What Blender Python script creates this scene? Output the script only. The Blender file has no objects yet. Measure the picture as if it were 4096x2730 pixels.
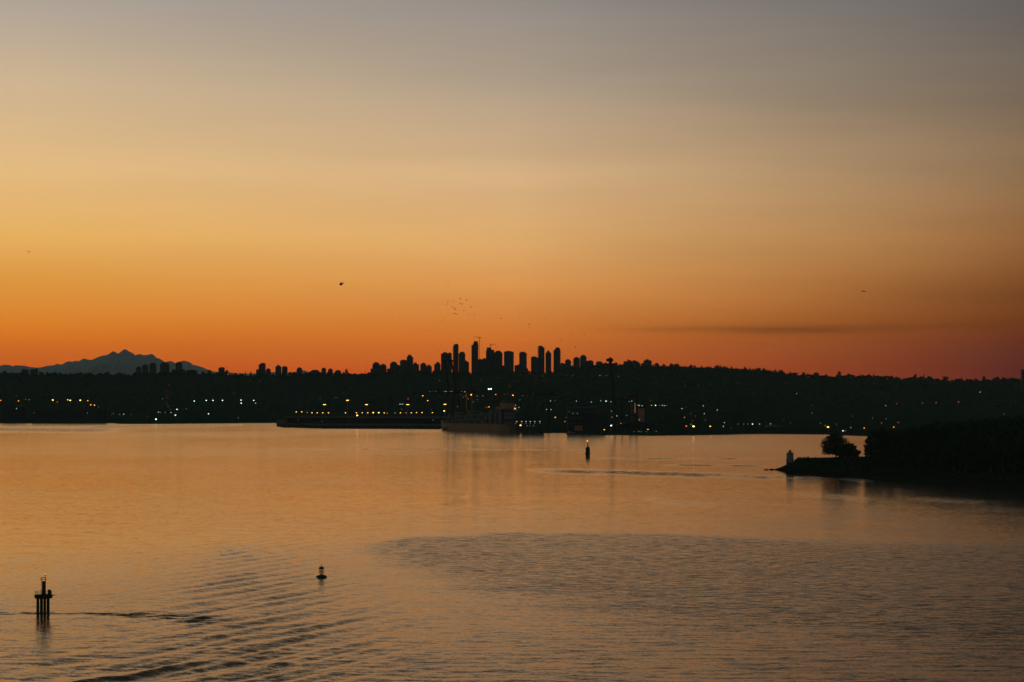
import bpy, bmesh, math, random
import numpy as np
from mathutils import Vector, Matrix
random.seed(7); rng = np.random.default_rng(7)
PI = math.pi
# ------------------------------------------------------------------ camera frame
F, HY, H = 9500.0, 1580.0, 62.0          # focal length in photo pixels, eye-level row, eye height (m)
def at(px, py, D): return Vector(((px-2048)/F*D, D, H-(py-HY)/F*D))
def X(px, D): return (px-2048)/F*D
def Z(py, D): return H-(py-HY)/F*D
def water_D(py): return H*F/(py-HY)
sc = bpy.context.scene
col = sc.collection
# ------------------------------------------------------------------ materials
def srgb(r, g, b):
    f = lambda c: (c/255/12.92 if c/255 <= .04045 else ((c/255+.055)/1.055)**2.4)
    return (f(r), f(g), f(b), 1)
MATS = {}
def newmat(name):
    m = bpy.data.materials.new(name); m.use_nodes = True; m.node_tree.nodes.clear(); MATS[name] = m
    return m, m.node_tree.nodes, m.node_tree.links
def mat(name, c, rough=.7, metal=0, nscale=.3, nvar=.35, bump=0.0, spec=.3):
    m, N, L = newmat(name)
    o = N.new('ShaderNodeOutputMaterial'); b = N.new('ShaderNodeBsdfPrincipled')
    b.inputs['Roughness'].default_value = rough; b.inputs['Metallic'].default_value = metal
    b.inputs['Specular IOR Level'].default_value = spec
    tc = N.new('ShaderNodeTexCoord'); nz = N.new('ShaderNodeTexNoise')
    nz.inputs['Scale'].default_value = nscale; nz.inputs['Detail'].default_value = 5
    L.new(tc.outputs['Object'], nz.inputs['Vector'])
    mx = N.new('ShaderNodeMix'); mx.data_type = 'RGBA'
    mx.inputs[6].default_value = (*[v*(1-nvar) for v in c], 1); mx.inputs[7].default_value = (*[min(1, v*(1+nvar)) for v in c], 1)
    L.new(nz.outputs['Fac'], mx.inputs[0]); L.new(mx.outputs[2], b.inputs['Base Color'])
    if bump:
        bp = N.new('ShaderNodeBump'); bp.inputs['Distance'].default_value = bump
        L.new(nz.outputs['Fac'], bp.inputs['Height']); L.new(bp.outputs['Normal'], b.inputs['Normal'])
    L.new(b.outputs[0], o.inputs[0]); return m
def facade(name, wall, glass, fw=3.0, fh=3.1):
    m, N, L = newmat(name)
    o = N.new('ShaderNodeOutputMaterial'); b = N.new('ShaderNodeBsdfPrincipled'); b.inputs['Specular IOR Level'].default_value = .08
    tc = N.new('ShaderNodeTexCoord'); sep = N.new('ShaderNodeSeparateXYZ'); add = N.new('ShaderNodeMath'); add.operation = 'ADD'
    L.new(tc.outputs['Object'], sep.inputs[0]); L.new(sep.outputs[0], add.inputs[0]); L.new(sep.outputs[1], add.inputs[1])
    cb = N.new('ShaderNodeCombineXYZ'); L.new(add.outputs[0], cb.inputs[0]); L.new(sep.outputs[2], cb.inputs[1])
    br = N.new('ShaderNodeTexBrick'); br.offset = 0
    br.inputs['Scale'].default_value = 1; br.inputs['Brick Width'].default_value = fw; br.inputs['Row Height'].default_value = fh
    br.inputs['Mortar Size'].default_value = .45; br.inputs['Mortar Smooth'].default_value = .1
    br.inputs['Color1'].default_value = (*glass, 1); br.inputs['Color2'].default_value = (*[g*.6 for g in glass], 1)
    br.inputs['Mortar'].default_value = (*wall, 1)
    L.new(cb.outputs[0], br.inputs['Vector']); L.new(br.outputs['Color'], b.inputs['Base Color'])
    rr = N.new('ShaderNodeMapRange'); rr.inputs[3].default_value = .25; rr.inputs[4].default_value = .8
    L.new(br.outputs['Fac'], rr.inputs[0]); L.new(rr.outputs[0], b.inputs['Roughness'])
    L.new(b.outputs[0], o.inputs[0]); return m
def lamp_mat(name, c, s):
    m, N, L = newmat(name)
    o = N.new('ShaderNodeOutputMaterial'); e = N.new('ShaderNodeEmission')
    e.inputs[0].default_value = (*c, 1); e.inputs[1].default_value = s
    L.new(e.outputs[0], o.inputs[0]); return m
M = dict(
    earth=mat('earth', (.018, .028, .017), .95, nscale=.01, spec=0), rock=mat('rock', (.014, .017, .011), .95, nscale=.6, bump=.3, spec=0),
    leaf=mat('leaf', (.028, .042, .022), .85, nscale=.5, spec=.05), leaf2=mat('leaf_wood', (.024, .036, .022), .9, nscale=.02, spec=0),
    bark=mat('bark', (.06, .045, .03), .9, nscale=2),
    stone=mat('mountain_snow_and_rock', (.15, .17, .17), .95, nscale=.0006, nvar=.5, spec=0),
    concrete=mat('concrete', (.022, .025, .02), .9, spec=.05), roofm=mat('roofing', (.025, .03, .026), .9, spec=.05), dark=mat('dark_metal', (.03, .03, .028), .6, .2),
    steel=mat('steel_paint', (.024, .014, .01), .9, 0, spec=.05), lsteel=mat('light_steel', (.16, .15, .13), .5, .2),
    hull=mat('hull_paint', (.085, .055, .026), .5, nscale=.05, nvar=.2), hull_dark=mat('hull_dark', (.026, .032, .024), .9, spec=.05), litsteel=mat('lamplit_steel', (.3, .11, .04), .7),
    white=mat('white_paint', (.10, .108, .10), .9, spec=.03, nvar=.1), red=mat('red_paint', (.3, .04, .03), .6, nvar=.15),
    green=mat('green_paint', (.015, .03, .018), .9, spec=.03), shed=mat('shed_cladding', (.022, .025, .022), .9, spec=.05), pale=mat('pale_roof', (.06, .078, .072), .9, spec=.05),
    brown=mat('brown_cladding', (.16, .08, .045), .7), fac1=facade('facade_green', (.03, .045, .042), (.015, .028, .03)),
    fac2=facade('facade_blue', (.035, .052, .056), (.016, .03, .036), 4.2, 3.0), fac3=facade('facade_grey', (.042, .046, .042), (.015, .02, .02), 2.6, 3.2),
    feather=mat('feather', (.03, .025, .02), .8), plane=mat('aircraft_paint', (.05, .045, .04), .5),
    cgrey=mat('container_grey', (.085, .086, .08), .9, spec=.05), cred=mat('container_red', (.075, .036, .026), .9, spec=.05), cblue=mat('container_blue', (.045, .062, .072), .9, spec=.05), cgreen=mat('container_green', (.034, .044, .03), .9, spec=.05), shipwhite=mat('ship_white', (.075, .08, .075), .9, spec=.05),
)
LC = {'o': (1, .26, .03), 'y': (1, .45, .08), 'w': (.7, .95, .82), 'r': (1, .05, .03), 'v': (.85, .8, 1)}
LS = {1: .45, 2: 1.1, 3: 2.8, 4: 5.5, 5: 9}
for k, c in LC.items():
    for s, v in LS.items(): M['L%s%d' % (k, s)] = lamp_mat('lamp_glow_%s_%d' % (k, s), c, v)
# ------------------------------------------------------------------ mesh builder
class MB:
    def __init__(s): s.v = []; s.f = []; s.m = []; s.mats = []
    def mi(s, m):
        if m is None: return 0
        if m not in s.mats: s.mats.append(m)
        return s.mats.index(m)
    def add(s, vs, fs, m=None):
        n = len(s.v); k = s.mi(m); s.v += [tuple(v) for v in vs]; s.f += [tuple(i+n for i in f) for f in fs]; s.m += [k]*len(fs); return s
    def box(s, x0, x1, y0, y1, z0, z1, m=None):
        return s.add([(x0,y0,z0),(x1,y0,z0),(x1,y1,z0),(x0,y1,z0),(x0,y0,z1),(x1,y0,z1),(x1,y1,z1),(x0,y1,z1)],
                     [(0,3,2,1),(4,5,6,7),(0,1,5,4),(1,2,6,5),(2,3,7,6),(3,0,4,7)], m)
    def prism(s, pts, z0, z1, m=None):           # pts = list of (x,y), counter-clockwise; z1 may be a list
        n = len(pts); zt = z1 if isinstance(z1, (list, tuple)) else [z1]*n
        return s.add([(x,y,z0) for x,y in pts]+[(p[0],p[1],z) for p,z in zip(pts, zt)],
                     [tuple(range(n))[::-1], tuple(range(n,2*n))]+[(i,(i+1)%n,(i+1)%n+n,i+n) for i in range(n)], m)
    def extr(s, prof, y0, y1, m=None):           # prof = list of (x,z) counter-clockwise seen from -y
        n = len(prof)
        return s.add([(x,y0,z) for x,z in prof]+[(x,y1,z) for x,z in prof],
                     [tuple(range(n)), tuple(range(n,2*n))[::-1]]+[(i,i+n,(i+1)%n+n,(i+1)%n) for i in range(n)], m)
    def lathe(s, prof, n=16, c=(0,0), m=None, sy=1, ph=0):   # prof = [(r,z)...] bottom to top
        vs = []; fs = []
        for r, z in prof: vs += [(c[0]+r*math.cos(2*PI*i/n+ph), c[1]+sy*r*math.sin(2*PI*i/n+ph), z) for i in range(n)]
        for k in range(len(prof)-1):
            for i in range(n): fs.append((k*n+i, k*n+(i+1)%n, (k+1)*n+(i+1)%n, (k+1)*n+i))
        fs.append(tuple(range(n))[::-1]); t = (len(prof)-1)*n; fs.append(tuple(range(t, t+n)))
        return s.add(vs, fs, m)
    def tube(s, a, b, r, n=6, m=None, r2=None):
        a, b = Vector(a), Vector(b); r2 = r if r2 is None else r2; d = (b-a)
        if d.length < 1e-6: return s
        d.normalize(); u = d.orthogonal().normalized(); w = d.cross(u)
        vs = [a+(u*math.cos(2*PI*i/n)+w*math.sin(2*PI*i/n))*r for i in range(n)]+[b+(u*math.cos(2*PI*i/n)+w*math.sin(2*PI*i/n))*r2 for i in range(n)]
        return s.add(vs, [tuple(range(n))[::-1], tuple(range(n,2*n))]+[(i,(i+1)%n,(i+1)%n+n,i+n) for i in range(n)], m)
    def ball(s, c, r, m=None, sc_=(1,1,1), n=8, k=5):
        prof = [(math.sin(PI*i/k), -math.cos(PI*i/k)) for i in range(1, k)]
        vs = [(c[0], c[1], c[2]-r*sc_[2])]; fs = []
        for p, q in prof: vs += [(c[0]+r*sc_[0]*p*math.cos(2*PI*i/n), c[1]+r*sc_[1]*p*math.sin(2*PI*i/n), c[2]+r*sc_[2]*q) for i in range(n)]
        vs.append((c[0], c[1], c[2]+r*sc_[2])); t = len(vs)-1
        for i in range(n): fs.append((0, 1+(i+1)%n, 1+i)); fs.append((t, t-n+i, t-n+(i+1)%n))
        for j in range(len(prof)-1):
            for i in range(n): fs.append((1+j*n+i, 1+j*n+(i+1)%n, 1+(j+1)*n+(i+1)%n, 1+(j+1)*n+i))
        return s.add(vs, fs, m)
    def mesh(s, name, m=None, smooth=False):
        me = bpy.data.meshes.new(name); me.from_pydata(s.v, [], s.f)
        for mm in (s.mats or [m]): me.materials.append(mm)
        if len(s.mats) > 1: me.polygons.foreach_set('material_index', s.m)
        if smooth: me.polygons.foreach_set('use_smooth', [True]*len(me.polygons))
        me.update(); return me
    def build(s, name, m=None, parent=None, loc=(0,0,0), smooth=False):
        o = bpy.data.objects.new(name, s.mesh(name, m, smooth)); col.objects.link(o); o.location = loc
        if parent: o.parent = parent
        return o
def tag(o, label=None, cat=None, group=None, kind=None):
    if label: o['label'] = label
    if cat: o['category'] = cat
    if group: o['group'] = group
    if kind: o['kind'] = kind
    return o
def empty(name, loc, label, cat, group=None, rz=0):
    o = bpy.data.objects.new(name, None); col.objects.link(o); o.location = loc; o.rotation_euler.z = rz; o.empty_display_size = 1
    return tag(o, label, cat, group)
ORD = ['zeroth','first','second','third','fourth','fifth','sixth','seventh','eighth','ninth','tenth','eleventh','twelfth','thirteenth','fourteenth','fifteenth',
       'sixteenth','seventeenth','eighteenth','nineteenth','twentieth']
def ordw(n):
    if n <= 20: return ORD[n]
    t = {20:'twenty',30:'thirty',40:'forty',50:'fifty'}[n//10*10]
    return t+('-'+ORD[n%10] if n%10 else 'th')
# ------------------------------------------------------------------ camera
cam = bpy.data.cameras.new('camera'); co = bpy.data.objects.new('camera', cam); col.objects.link(co)
co.location = (0, 0, H); co.rotation_euler = (PI/2, 0, 0)
cam.sensor_width = 36; cam.lens = F/4096*36; cam.shift_y = 215/4096; cam.clip_start = 1; cam.clip_end = 200000
sc.camera = co
# ------------------------------------------------------------------ sky
w = bpy.data.worlds.new('World'); sc.world = w; w.use_nodes = True
N, L = w.node_tree.nodes, w.node_tree.links; N.clear()
def nm(op, a, b=None, c=None, clamp=False, nt=None):
    n = (nt or w.node_tree).nodes.new('ShaderNodeMath'); n.operation = op; n.use_clamp = clamp
    for i, v in enumerate((a, b, c)):
        if v is None: continue
        if isinstance(v, (int, float)): n.inputs[i].default_value = v
        else: (nt or w.node_tree).links.new(v, n.inputs[i])
    return n.outputs[0]
tc = N.new('ShaderNodeTexCoord'); sp = N.new('ShaderNodeSeparateXYZ'); L.new(tc.outputs['Generated'], sp.inputs[0])
dx, dy, dz = sp.outputs
hl = nm('SQRT', nm('MAXIMUM', nm('ADD', nm('MULTIPLY', dx, dx), nm('MULTIPLY', dy, dy)), 1e-6))
el = nm('DIVIDE', dz, hl)                                  # tangent of the elevation
az = nm('DIVIDE', dx, hl)                                  # sine of the azimuth, 0 straight ahead (east-south-east)
tt = nm('SQRT', nm('MINIMUM', nm('MAXIMUM', el, 0.0), 1.0))
HAZE_K, HAZE_TOP, HAZE_FAR = 0.75e-5, 960.0, 46000.0
def through_haze(st):                                      # radiance of the open sky behind the haze layer, halved
    t, c = st; el_ = max(t*t, 1e-4); d = min(HAZE_FAR, (HAZE_TOP-H)/el_); T_ = math.exp(-HAZE_K*d)
    return tuple(max(0, (v-S_*(1-T_))/T_)*.5 for v, S_ in zip(srgb(*c)[:3], (.06, .065, .066)))+(1,)
def ramp(stops):
    r = N.new('ShaderNodeValToRGB'); cr = r.color_ramp; cr.interpolation = 'B_SPLINE' if False else 'EASE'
    cr.interpolation = 'LINEAR'
    while len(cr.elements) > 1: cr.elements.remove(cr.elements[-1])
    cr.elements[0].position = stops[0][0]; cr.elements[0].color = through_haze(stops[0])
    for p, c in stops[1:]:
        e = cr.elements.new(p); e.color = through_haze((p, c))
    L.new(tt, r.inputs[0]); return r.outputs[0]
T = lambda y: math.sqrt(max(0, (HY-y*1.7408)/F))            # row of the 1568-high view -> ramp position
HI = [(.447, (136,120,104)), (.548, (88,78,68)), (.707, (50,53,50)), (1, (38,46,47))]
left = ramp([(0,(186,72,32)), (T(850),(188,85,34)), (T(790),(202,106,38)), (T(750),(210,121,42)), (T(650),(215,147,64)), (T(550),(225,172,94)), (T(400),(222,182,126)), (T(200),(202,177,143)), (T(0),(168,158,149))]+HI)
mid = ramp([(0,(186,72,36)), (T(850),(188,86,40)), (T(790),(197,105,46)), (T(750),(203,118,52)), (T(650),(214,147,80)), (T(550),(218,167,106)), (T(400),(211,174,130)), (T(200),(173,155,134)), (T(0),(147,139,134))]+HI)
right = ramp([(0,(84,36,18)), (T(850),(85,38,18)), (T(790),(96,44,20)), (T(750),(112,56,24)), (T(650),(128,76,40)), (T(550),(146,98,58)), (T(400),(140,110,80)), (T(200),(115,102,88)), (T(0),(96,93,92))]+[(.447,(92,82,74)), (.548,(70,62,56)), (.707,(46,48,46)), (1,(36,43,44))])
def mixc(f, a, b, bl='MIX'):
    m = N.new('ShaderNodeMix'); m.data_type = 'RGBA'; m.blend_type = bl
    for k, v in ((0, f), (6, a), (7, b)):
        if isinstance(v, (int, float)): m.inputs[k].default_value = v
        elif isinstance(v, tuple): m.inputs[k].default_value = v
        else: L.new(v, m.inputs[k])
    return m.outputs[2]
def mr(v, a, b, c=0.0, d=1.0, smooth=True, nt=None):
    n = (nt or w.node_tree).nodes.new('ShaderNodeMapRange'); n.interpolation_type = 'SMOOTHSTEP' if smooth else 'LINEAR'
    (nt or w.node_tree).links.new(v, n.inputs[0])
    for k, x in ((1,a),(2,b),(3,c),(4,d)): n.inputs[k].default_value = x
    return n.outputs[0]
c1 = mixc(mr(az, -.2, .0, smooth=False), left, mid)
c2 = mixc(mr(az, .0, .215, smooth=False), c1, right)
# thin smoke and cloud bands: noise stretched along the horizon, in sky direction space
cb = N.new('ShaderNodeCombineXYZ'); L.new(nm('MULTIPLY', az, 5.0), cb.inputs[0]); L.new(nm('MULTIPLY', el, 46.0), cb.inputs[1])
nz = N.new('ShaderNodeTexNoise'); nz.inputs['Scale'].default_value = 1; nz.inputs['Detail'].default_value = 4; L.new(cb.outputs[0], nz.inputs['Vector'])
band = mr(nz.outputs['Fac'], .35, .7)
wob = nm('MULTIPLY', nm('SUBTRACT', nz.outputs['Fac'], .5), .007)
def gband(e0, s, a0, a1, a2, a3):
    q = nm('DIVIDE', nm('SUBTRACT', nm('ADD', el, wob), e0), s)
    g = nm('EXPONENT', nm('MULTIPLY', nm('MULTIPLY', q, q), -1.0))
    return nm('MULTIPLY', g, nm('MULTIPLY', mr(az, a0, a1), mr(az, a2, a3, 1, 0)))
e = lambda y: (HY-y*1.7408)/F
s1 = nm('MULTIPLY', nm('MULTIPLY_ADD', band, 1.3, .3), nm('MULTIPLY', gband(e(757), .0015, .02, .10, .17, .26), .34))
s2 = nm('MULTIPLY', gband(e(748), .0055, .0, .20, .5, .9), .16)
s3 = nm('MULTIPLY', gband(e(690), .0060, .10, .21, .5, .9), .20)
s4 = nm('MULTIPLY', band, nm('MULTIPLY', mr(az, -.25, .3, .03, .13), mr(el, .0, .3, 1, .6)))
dark = nm('SUBTRACT', 2.08, nm('MULTIPLY', 2.0, nm('ADD', nm('ADD', s1, s2), nm('ADD', s3, s4))))
c3 = N.new('ShaderNodeVectorMath'); c3.operation = 'SCALE'; L.new(c2, c3.inputs[0]); L.new(dark, c3.inputs['Scale'])
# the western half of the sky, behind the viewer, is dim blue twilight
backc = mixc(mr(el, 0, .6), srgb(132,136,140), srgb(100,114,118))
back = mr(nm('DIVIDE', dy, hl), .75, -.2)
c4 = mixc(back, c3.outputs[0], backc)
sky = N.new('ShaderNodeTexSky'); sky.sky_type = 'NISHITA'; sky.sun_disc = False; sky.sun_elevation = math.radians(.5); sky.sun_rotation = math.radians(-18)
skys = N.new('ShaderNodeVectorMath'); skys.operation = 'SCALE'; skys.inputs['Scale'].default_value = 1; L.new(sky.outputs[0], skys.inputs[0])
b1 = N.new('ShaderNodeBackground'); L.new(c4, b1.inputs[0]); b1.inputs[1].default_value = 1.0
b2 = N.new('ShaderNodeBackground'); L.new(skys.outputs[0], b2.inputs[0]); b2.inputs[1].default_value = 0.0015
ad = N.new('ShaderNodeAddShader'); L.new(b1.outputs[0], ad.inputs[0]); L.new(b2.outputs[0], ad.inputs[1])
wo = N.new('ShaderNodeOutputWorld'); L.new(ad.outputs[0], wo.inputs[0])
sd = bpy.data.lights.new('sun', 'SUN'); sd.energy = .006; sd.angle = math.radians(12); sd.color = (1, .5, .25)
so = bpy.data.objects.new('sun', sd); col.objects.link(so); so.rotation_euler = (math.radians(89.5), 0, math.radians(180+18))
# ------------------------------------------------------------------ noise helpers
def vnoise(seed, n=256):
    return np.random.default_rng(seed).random((n, n))
def fbm(x, y, seed=0, oct=4, per=.5):
    g = vnoise(seed); x = np.asarray(x, float); y = np.asarray(y, float); out = 0; amp = 1; tot = 0
    for k in range(oct):
        xi = np.floor(x).astype(int); yi = np.floor(y).astype(int); fx = x-xi; fy = y-yi
        fx = fx*fx*(3-2*fx); fy = fy*fy*(3-2*fy)
        a = g[xi%256, yi%256]; b = g[(xi+1)%256, yi%256]; c = g[xi%256, (yi+1)%256]; d = g[(xi+1)%256, (yi+1)%256]
        out = out+amp*((a*(1-fx)+b*fx)*(1-fy)+(c*(1-fx)+d*fx)*fy); tot += amp; amp *= per; x = x*2.03+17.1; y = y*2.03+5.3
    return out/tot
def sst(a, b, x):
    t = np.clip((np.asarray(x, float)-a)/(b-a), 0, 1); return t*t*(3-2*t)
def grid_mesh(name, P, m, smooth=True, attrs=None):        # P: rows x cols x 3
    r, c, _ = P.shape; me = bpy.data.meshes.new(name)
    idx = np.arange(r*c).reshape(r, c); q = np.stack([idx[:-1,:-1], idx[:-1,1:], idx[1:,1:], idx[1:,:-1]], -1).reshape(-1, 4)
    me.vertices.add(r*c); me.vertices.foreach_set('co', P.reshape(-1).astype(np.float32))
    me.loops.add(q.size); me.loops.foreach_set('vertex_index', q.reshape(-1).astype(np.int32))
    me.polygons.add(len(q)); me.polygons.foreach_set('loop_start', np.arange(0, q.size, 4, dtype=np.int32))
    me.polygons.foreach_set('use_smooth', np.full(len(q), smooth)); me.update(calc_edges=True)
    for k, v in (attrs or {}).items():
        a = me.attributes.new(k, 'FLOAT', 'POINT'); a.data.foreach_set('value', v.reshape(-1).astype(np.float32))
    me.materials.append(m); o = bpy.data.objects.new(name, me); col.objects.link(o); return o
# ------------------------------------------------------------------ far terrain
SKY = np.array([(-1500,1488),(0,1487),(150,1490),(300,1493),(500,1492),(640,1489),(700,1487),(850,1488),(900,1487),(940,1494),(1000,1495),(1100,1493),(1200,1491),(1350,1490),(1480,1488),(1600,1484),(1700,1484),(1800,1483),(2100,1483),(2200,1482),(2250,1472),(2300,1464),(2380,1456),(2440,1451),(2500,1452),(2600,1453),(2700,1456),(2800,1460),(2900,1462),(2960,1466),(3050,1473),(3120,1480),(3155,1490),(3200,1495),(3260,1498),(3350,1499),(3420,1499),(3500,1501),(3600,1508),(3700,1508),(3800,1514),(3900,1514),(4000,1512),(4096,1515),(5600,1520)], float)
SHORE = np.array([(-1500,1690),(0,1694),(300,1695),(450,1693),(480,1696),(650,1696),(800,1695),(1000,1693),(1110,1692),(1300,1694),(1760,1700),(1790,1712),(2050,1722),(2170,1733),(2260,1732),(2300,1736),(2400,1741),(2460,1740),(2600,1743),(2780,1741),(2900,1739),(2960,1737),(3060,1736),(3300,1738),(3450,1744),(3700,1748),(5600,1760)], float)
RD = 7900.0
def skyrow(px): return np.interp(px, SKY[:,0], SKY[:,1])
def shoreD(px): return H*F/(np.interp(px, SHORE[:,0], SHORE[:,1])-HY)
def ridgeZ(px): return H-(skyrow(px)+12-HY)/F*RD
def landz(px, D):
    D0 = shoreD(px); t = (D-D0-350)/(RD-D0-350); t2 = np.clip(t, 0, 1)
    z = 3.5+(ridgeZ(px)-3.5)*(t2**1.7)
    z = z + (fbm(px/160., D/300., 3)-.5)*10*np.clip(t*3, 0, 1)*np.clip((RD-D)/800, 0, 1)
    z = np.where(D > RD, ridgeZ(px)-(D-RD)*.012, z)
    return np.where(D < D0+6, (D-D0)*.55, np.maximum(z, 2))
pxs = np.arange(-1500, 5601, 12.); fr = np.concatenate([[0, .0015, .004], np.linspace(.02, 1, 50), [1.08, 1.25, 1.6, 2.2]])
PX, FR = np.meshgrid(pxs, fr); D0 = shoreD(PX); DD = D0-2+(RD-D0+2)*FR
LZ = landz(PX, DD); LZ[0] = -1.0
far = grid_mesh('land', np.stack([(PX-2048)/F*DD, DD, LZ], -1), M['earth'], False)
tag(far, kind='structure')
def hit(px, py, off=0.0):                                     # where a point of that height over the land stands
    Ds = np.arange(shoreD(px)+8, RD, 12.)
    yy = HY+(H-landz(np.full_like(Ds, px), Ds)-off)/Ds*F
    k = np.nonzero(yy <= py)[0]
    return float(Ds[k[0]]) if len(k) else RD-10
# ------------------------------------------------------------------ mountains
MT = np.array([(-900,1478),(-700,1470),(-500,1474),(-300,1466),(-100,1470),(0,1464),(20,1460),(40,1461),(50,1467),(60,1462),(100,1464),(120,1469),(155,1472),(190,1464),(215,1462),(228,1456),(245,1460),(265,1449),(275,1446),(290,1448),(300,1444),(315,1446),(335,1434),(355,1440),(365,1441),(395,1428),(410,1423),(425,1422),(440,1414),(450,1406),(460,1408),(472,1416),(485,1407),(497,1397),(508,1401),(520,1409),(530,1412),(540,1422),(560,1416),(570,1421),(588,1421),(600,1417),(612,1418),(625,1432),(640,1436),(655,1446),(662,1450),(675,1446),(685,1445),(695,1450),(703,1455),(712,1449),(725,1446),(735,1443),(745,1446),(760,1450),(770,1459),(790,1464),(810,1470),(835,1481),(860,1488),(900,1490),(1000,1496),(1085,1490),(1095,1489),(1160,1492),(1190,1486),(1215,1482),(1230,1487),(1240,1492),(1280,1489),(1400,1496),(1700,1502)], float)
MD = 40000.
pm = np.arange(-900, 1700, 3.); vv = np.linspace(-1, 1, 41)
PM, VV = np.meshgrid(pm, vv); mz = H-(np.interp(PM, MT[:,0], MT[:,1])-HY)/F*MD
wid = 1500+mz*4; DM = MD+VV*wid; g = np.abs(VV)
ridge_n = np.abs(fbm(PM/22.+VV*2, VV*9, 11, 5)-.5)*2
ZM = mz*(1-g**.8)-(ridge_n)*mz*.35*np.sin(PI*np.clip(g,0,1))
ZM = np.maximum(ZM, -.5); 
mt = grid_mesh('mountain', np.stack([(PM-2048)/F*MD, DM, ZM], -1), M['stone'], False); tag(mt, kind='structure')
# ------------------------------------------------------------------ water
def water_mat():
    m, N, L = newmat('water'); nt = m.node_tree
    o = N.new('ShaderNodeOutputMaterial'); dif = N.new('ShaderNodeBsdfDiffuse'); dif.inputs[0].default_value = (.016, .024, .018, 1)
    glo = N.new('ShaderNodeBsdfGlossy'); glo.inputs['Color'].default_value = (.97, .86, .74, 1)   # warm tone of the low sky tinted into the reflection colour
    fre = N.new('ShaderNodeFresnel'); fre.inputs['IOR'].default_value = 1.333
    b = N.new('ShaderNodeMixShader'); L.new(fre.outputs[0], b.inputs[0]); L.new(dif.outputs[0], b.inputs[1]); L.new(glo.outputs[0], b.inputs[2])
    g = N.new('ShaderNodeNewGeometry'); amp = N.new('ShaderNodeAttribute'); amp.attribute_name = 'ripple'
    def noise(sx, sy, det, off):
        mp = N.new('ShaderNodeMapping'); mp.inputs['Scale'].default_value = (1/sx, 1/sy, 1); mp.inputs['Location'].default_value = (off, off, 0)
        mp.inputs['Rotation'].default_value = (0, 0, .06*((off % 7)-3)/3)
        L.new(g.outputs['Position'], mp.inputs[0]); n = N.new('ShaderNodeTexNoise'); n.inputs['Scale'].default_value = 1; n.inputs['Detail'].default_value = det
        n.inputs['Roughness'].default_value = .6
        L.new(mp.outputs[0], n.inputs['Vector']); s = N.new('ShaderNodeVectorMath'); s.operation = 'SUBTRACT'; s.inputs[1].default_value = (.5,.5,.5)
        L.new(n.outputs['Color'], s.inputs[0]); return s.outputs[0]
    def scale(v, f):
        s = N.new('ShaderNodeVectorMath'); s.operation = 'SCALE'; L.new(v, s.inputs[0])
        if isinstance(f, float): s.inputs['Scale'].default_value = f
        else: L.new(f, s.inputs['Scale'])
        return s.outputs[0]
    def vadd(a, b_):
        s = N.new('ShaderNodeVectorMath'); s.operation = 'ADD'; L.new(a, s.inputs[0]); L.new(b_, s.inputs[1]); return s.outputs[0]
    swell = noise(10, 2.8, 2, 3.1); chop = noise(3.2, 1.3, 2, 12.4); rip = noise(.8, .45, 1, 7.7); long_ = noise(55, 16, 2, 21.3)
    sl = vadd(scale(chop, .46), vadd(scale(rip, .50), scale(long_, .09)))
    sw = N.new('ShaderNodeAttribute'); sw.attribute_name = 'swell'
    sl = vadd(scale(sl, amp.outputs['Fac']), scale(swell, sw.outputs['Fac']))
    tl = N.new('ShaderNodeAttribute'); tl.attribute_name = 'tilt'; tv = N.new('ShaderNodeCombineXYZ'); 
    tn = noise(7, 3.2, 3, 33.3); ts = N.new('ShaderNodeSeparateXYZ'); L.new(tn, ts.inputs[0])
    L.new(nm('MULTIPLY', nm('MULTIPLY', tl.outputs['Fac'], -2.0, nt=nt), mr(ts.outputs[0], -.07, .09, nt=nt), nt=nt), tv.inputs[1])
    sl = vadd(sl, tv.outputs[0])
    fl = N.new('ShaderNodeVectorMath'); fl.operation = 'MULTIPLY'; fl.inputs[1].default_value = (1, 1, 0); L.new(sl, fl.inputs[0])
    nn = N.new('ShaderNodeVectorMath'); nn.operation = 'NORMALIZE'; L.new(vadd(g.outputs['Normal'], fl.outputs[0]), nn.inputs[0])
    for q in (dif, glo, fre): L.new(nn.outputs[0], q.inputs['Normal'])
    rg = nm('MULTIPLY_ADD', amp.outputs['Fac'], .31, .05, nt=nt); L.new(rg, glo.inputs['Roughness'])
    L.new(b.outputs[0], o.inputs[0]); return m
WM = water_mat()
rows = np.concatenate([[1593, 1590, 1605, 1630, 1660], np.arange(1680, 2100, 2.5), np.arange(2100, 2800, 3.2), [2850, 2950, 3200, 3800, 5200, 9000]])[::-1]
cols = np.concatenate([[-16000, -6000, -2500, -900, -400], np.arange(-120, 4220, 8.), [4500, 5200, 7000, 12000, 20000]])
PW, YW = np.meshgrid(cols, rows); DW = H*F/(YW-HY); XW = (PW-2048)/F*DW
near = sst(-350, -60, PW)*sst(4500, 4160, PW)*sst(2840, 2760, YW)*sst(1690, 1720, YW)
ZW = np.zeros_like(XW)
def train(lam, ang, A, mask, seed, sharp=0.25):
    wx = XW+(fbm(XW/40., DW/60., seed)-.5)*lam*.8; wy = DW+(fbm(XW/50.+9, DW/70., seed+1)-.5)*lam*.8
    ph = 2*PI/lam*(wx*math.cos(ang)+wy*math.sin(ang))
    br = .65+.7*sst(.38, .62, fbm(XW/38., DW/110., seed+2, 3))
    return A*mask*br*(np.sin(ph)+sharp*np.sin(2*ph+.6))
def blob(cx, cy, rx, ry, p=2):
    return np.exp(-((np.abs(PW-cx)/rx)**p+(np.abs(YW-cy)/ry)**p))
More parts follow.
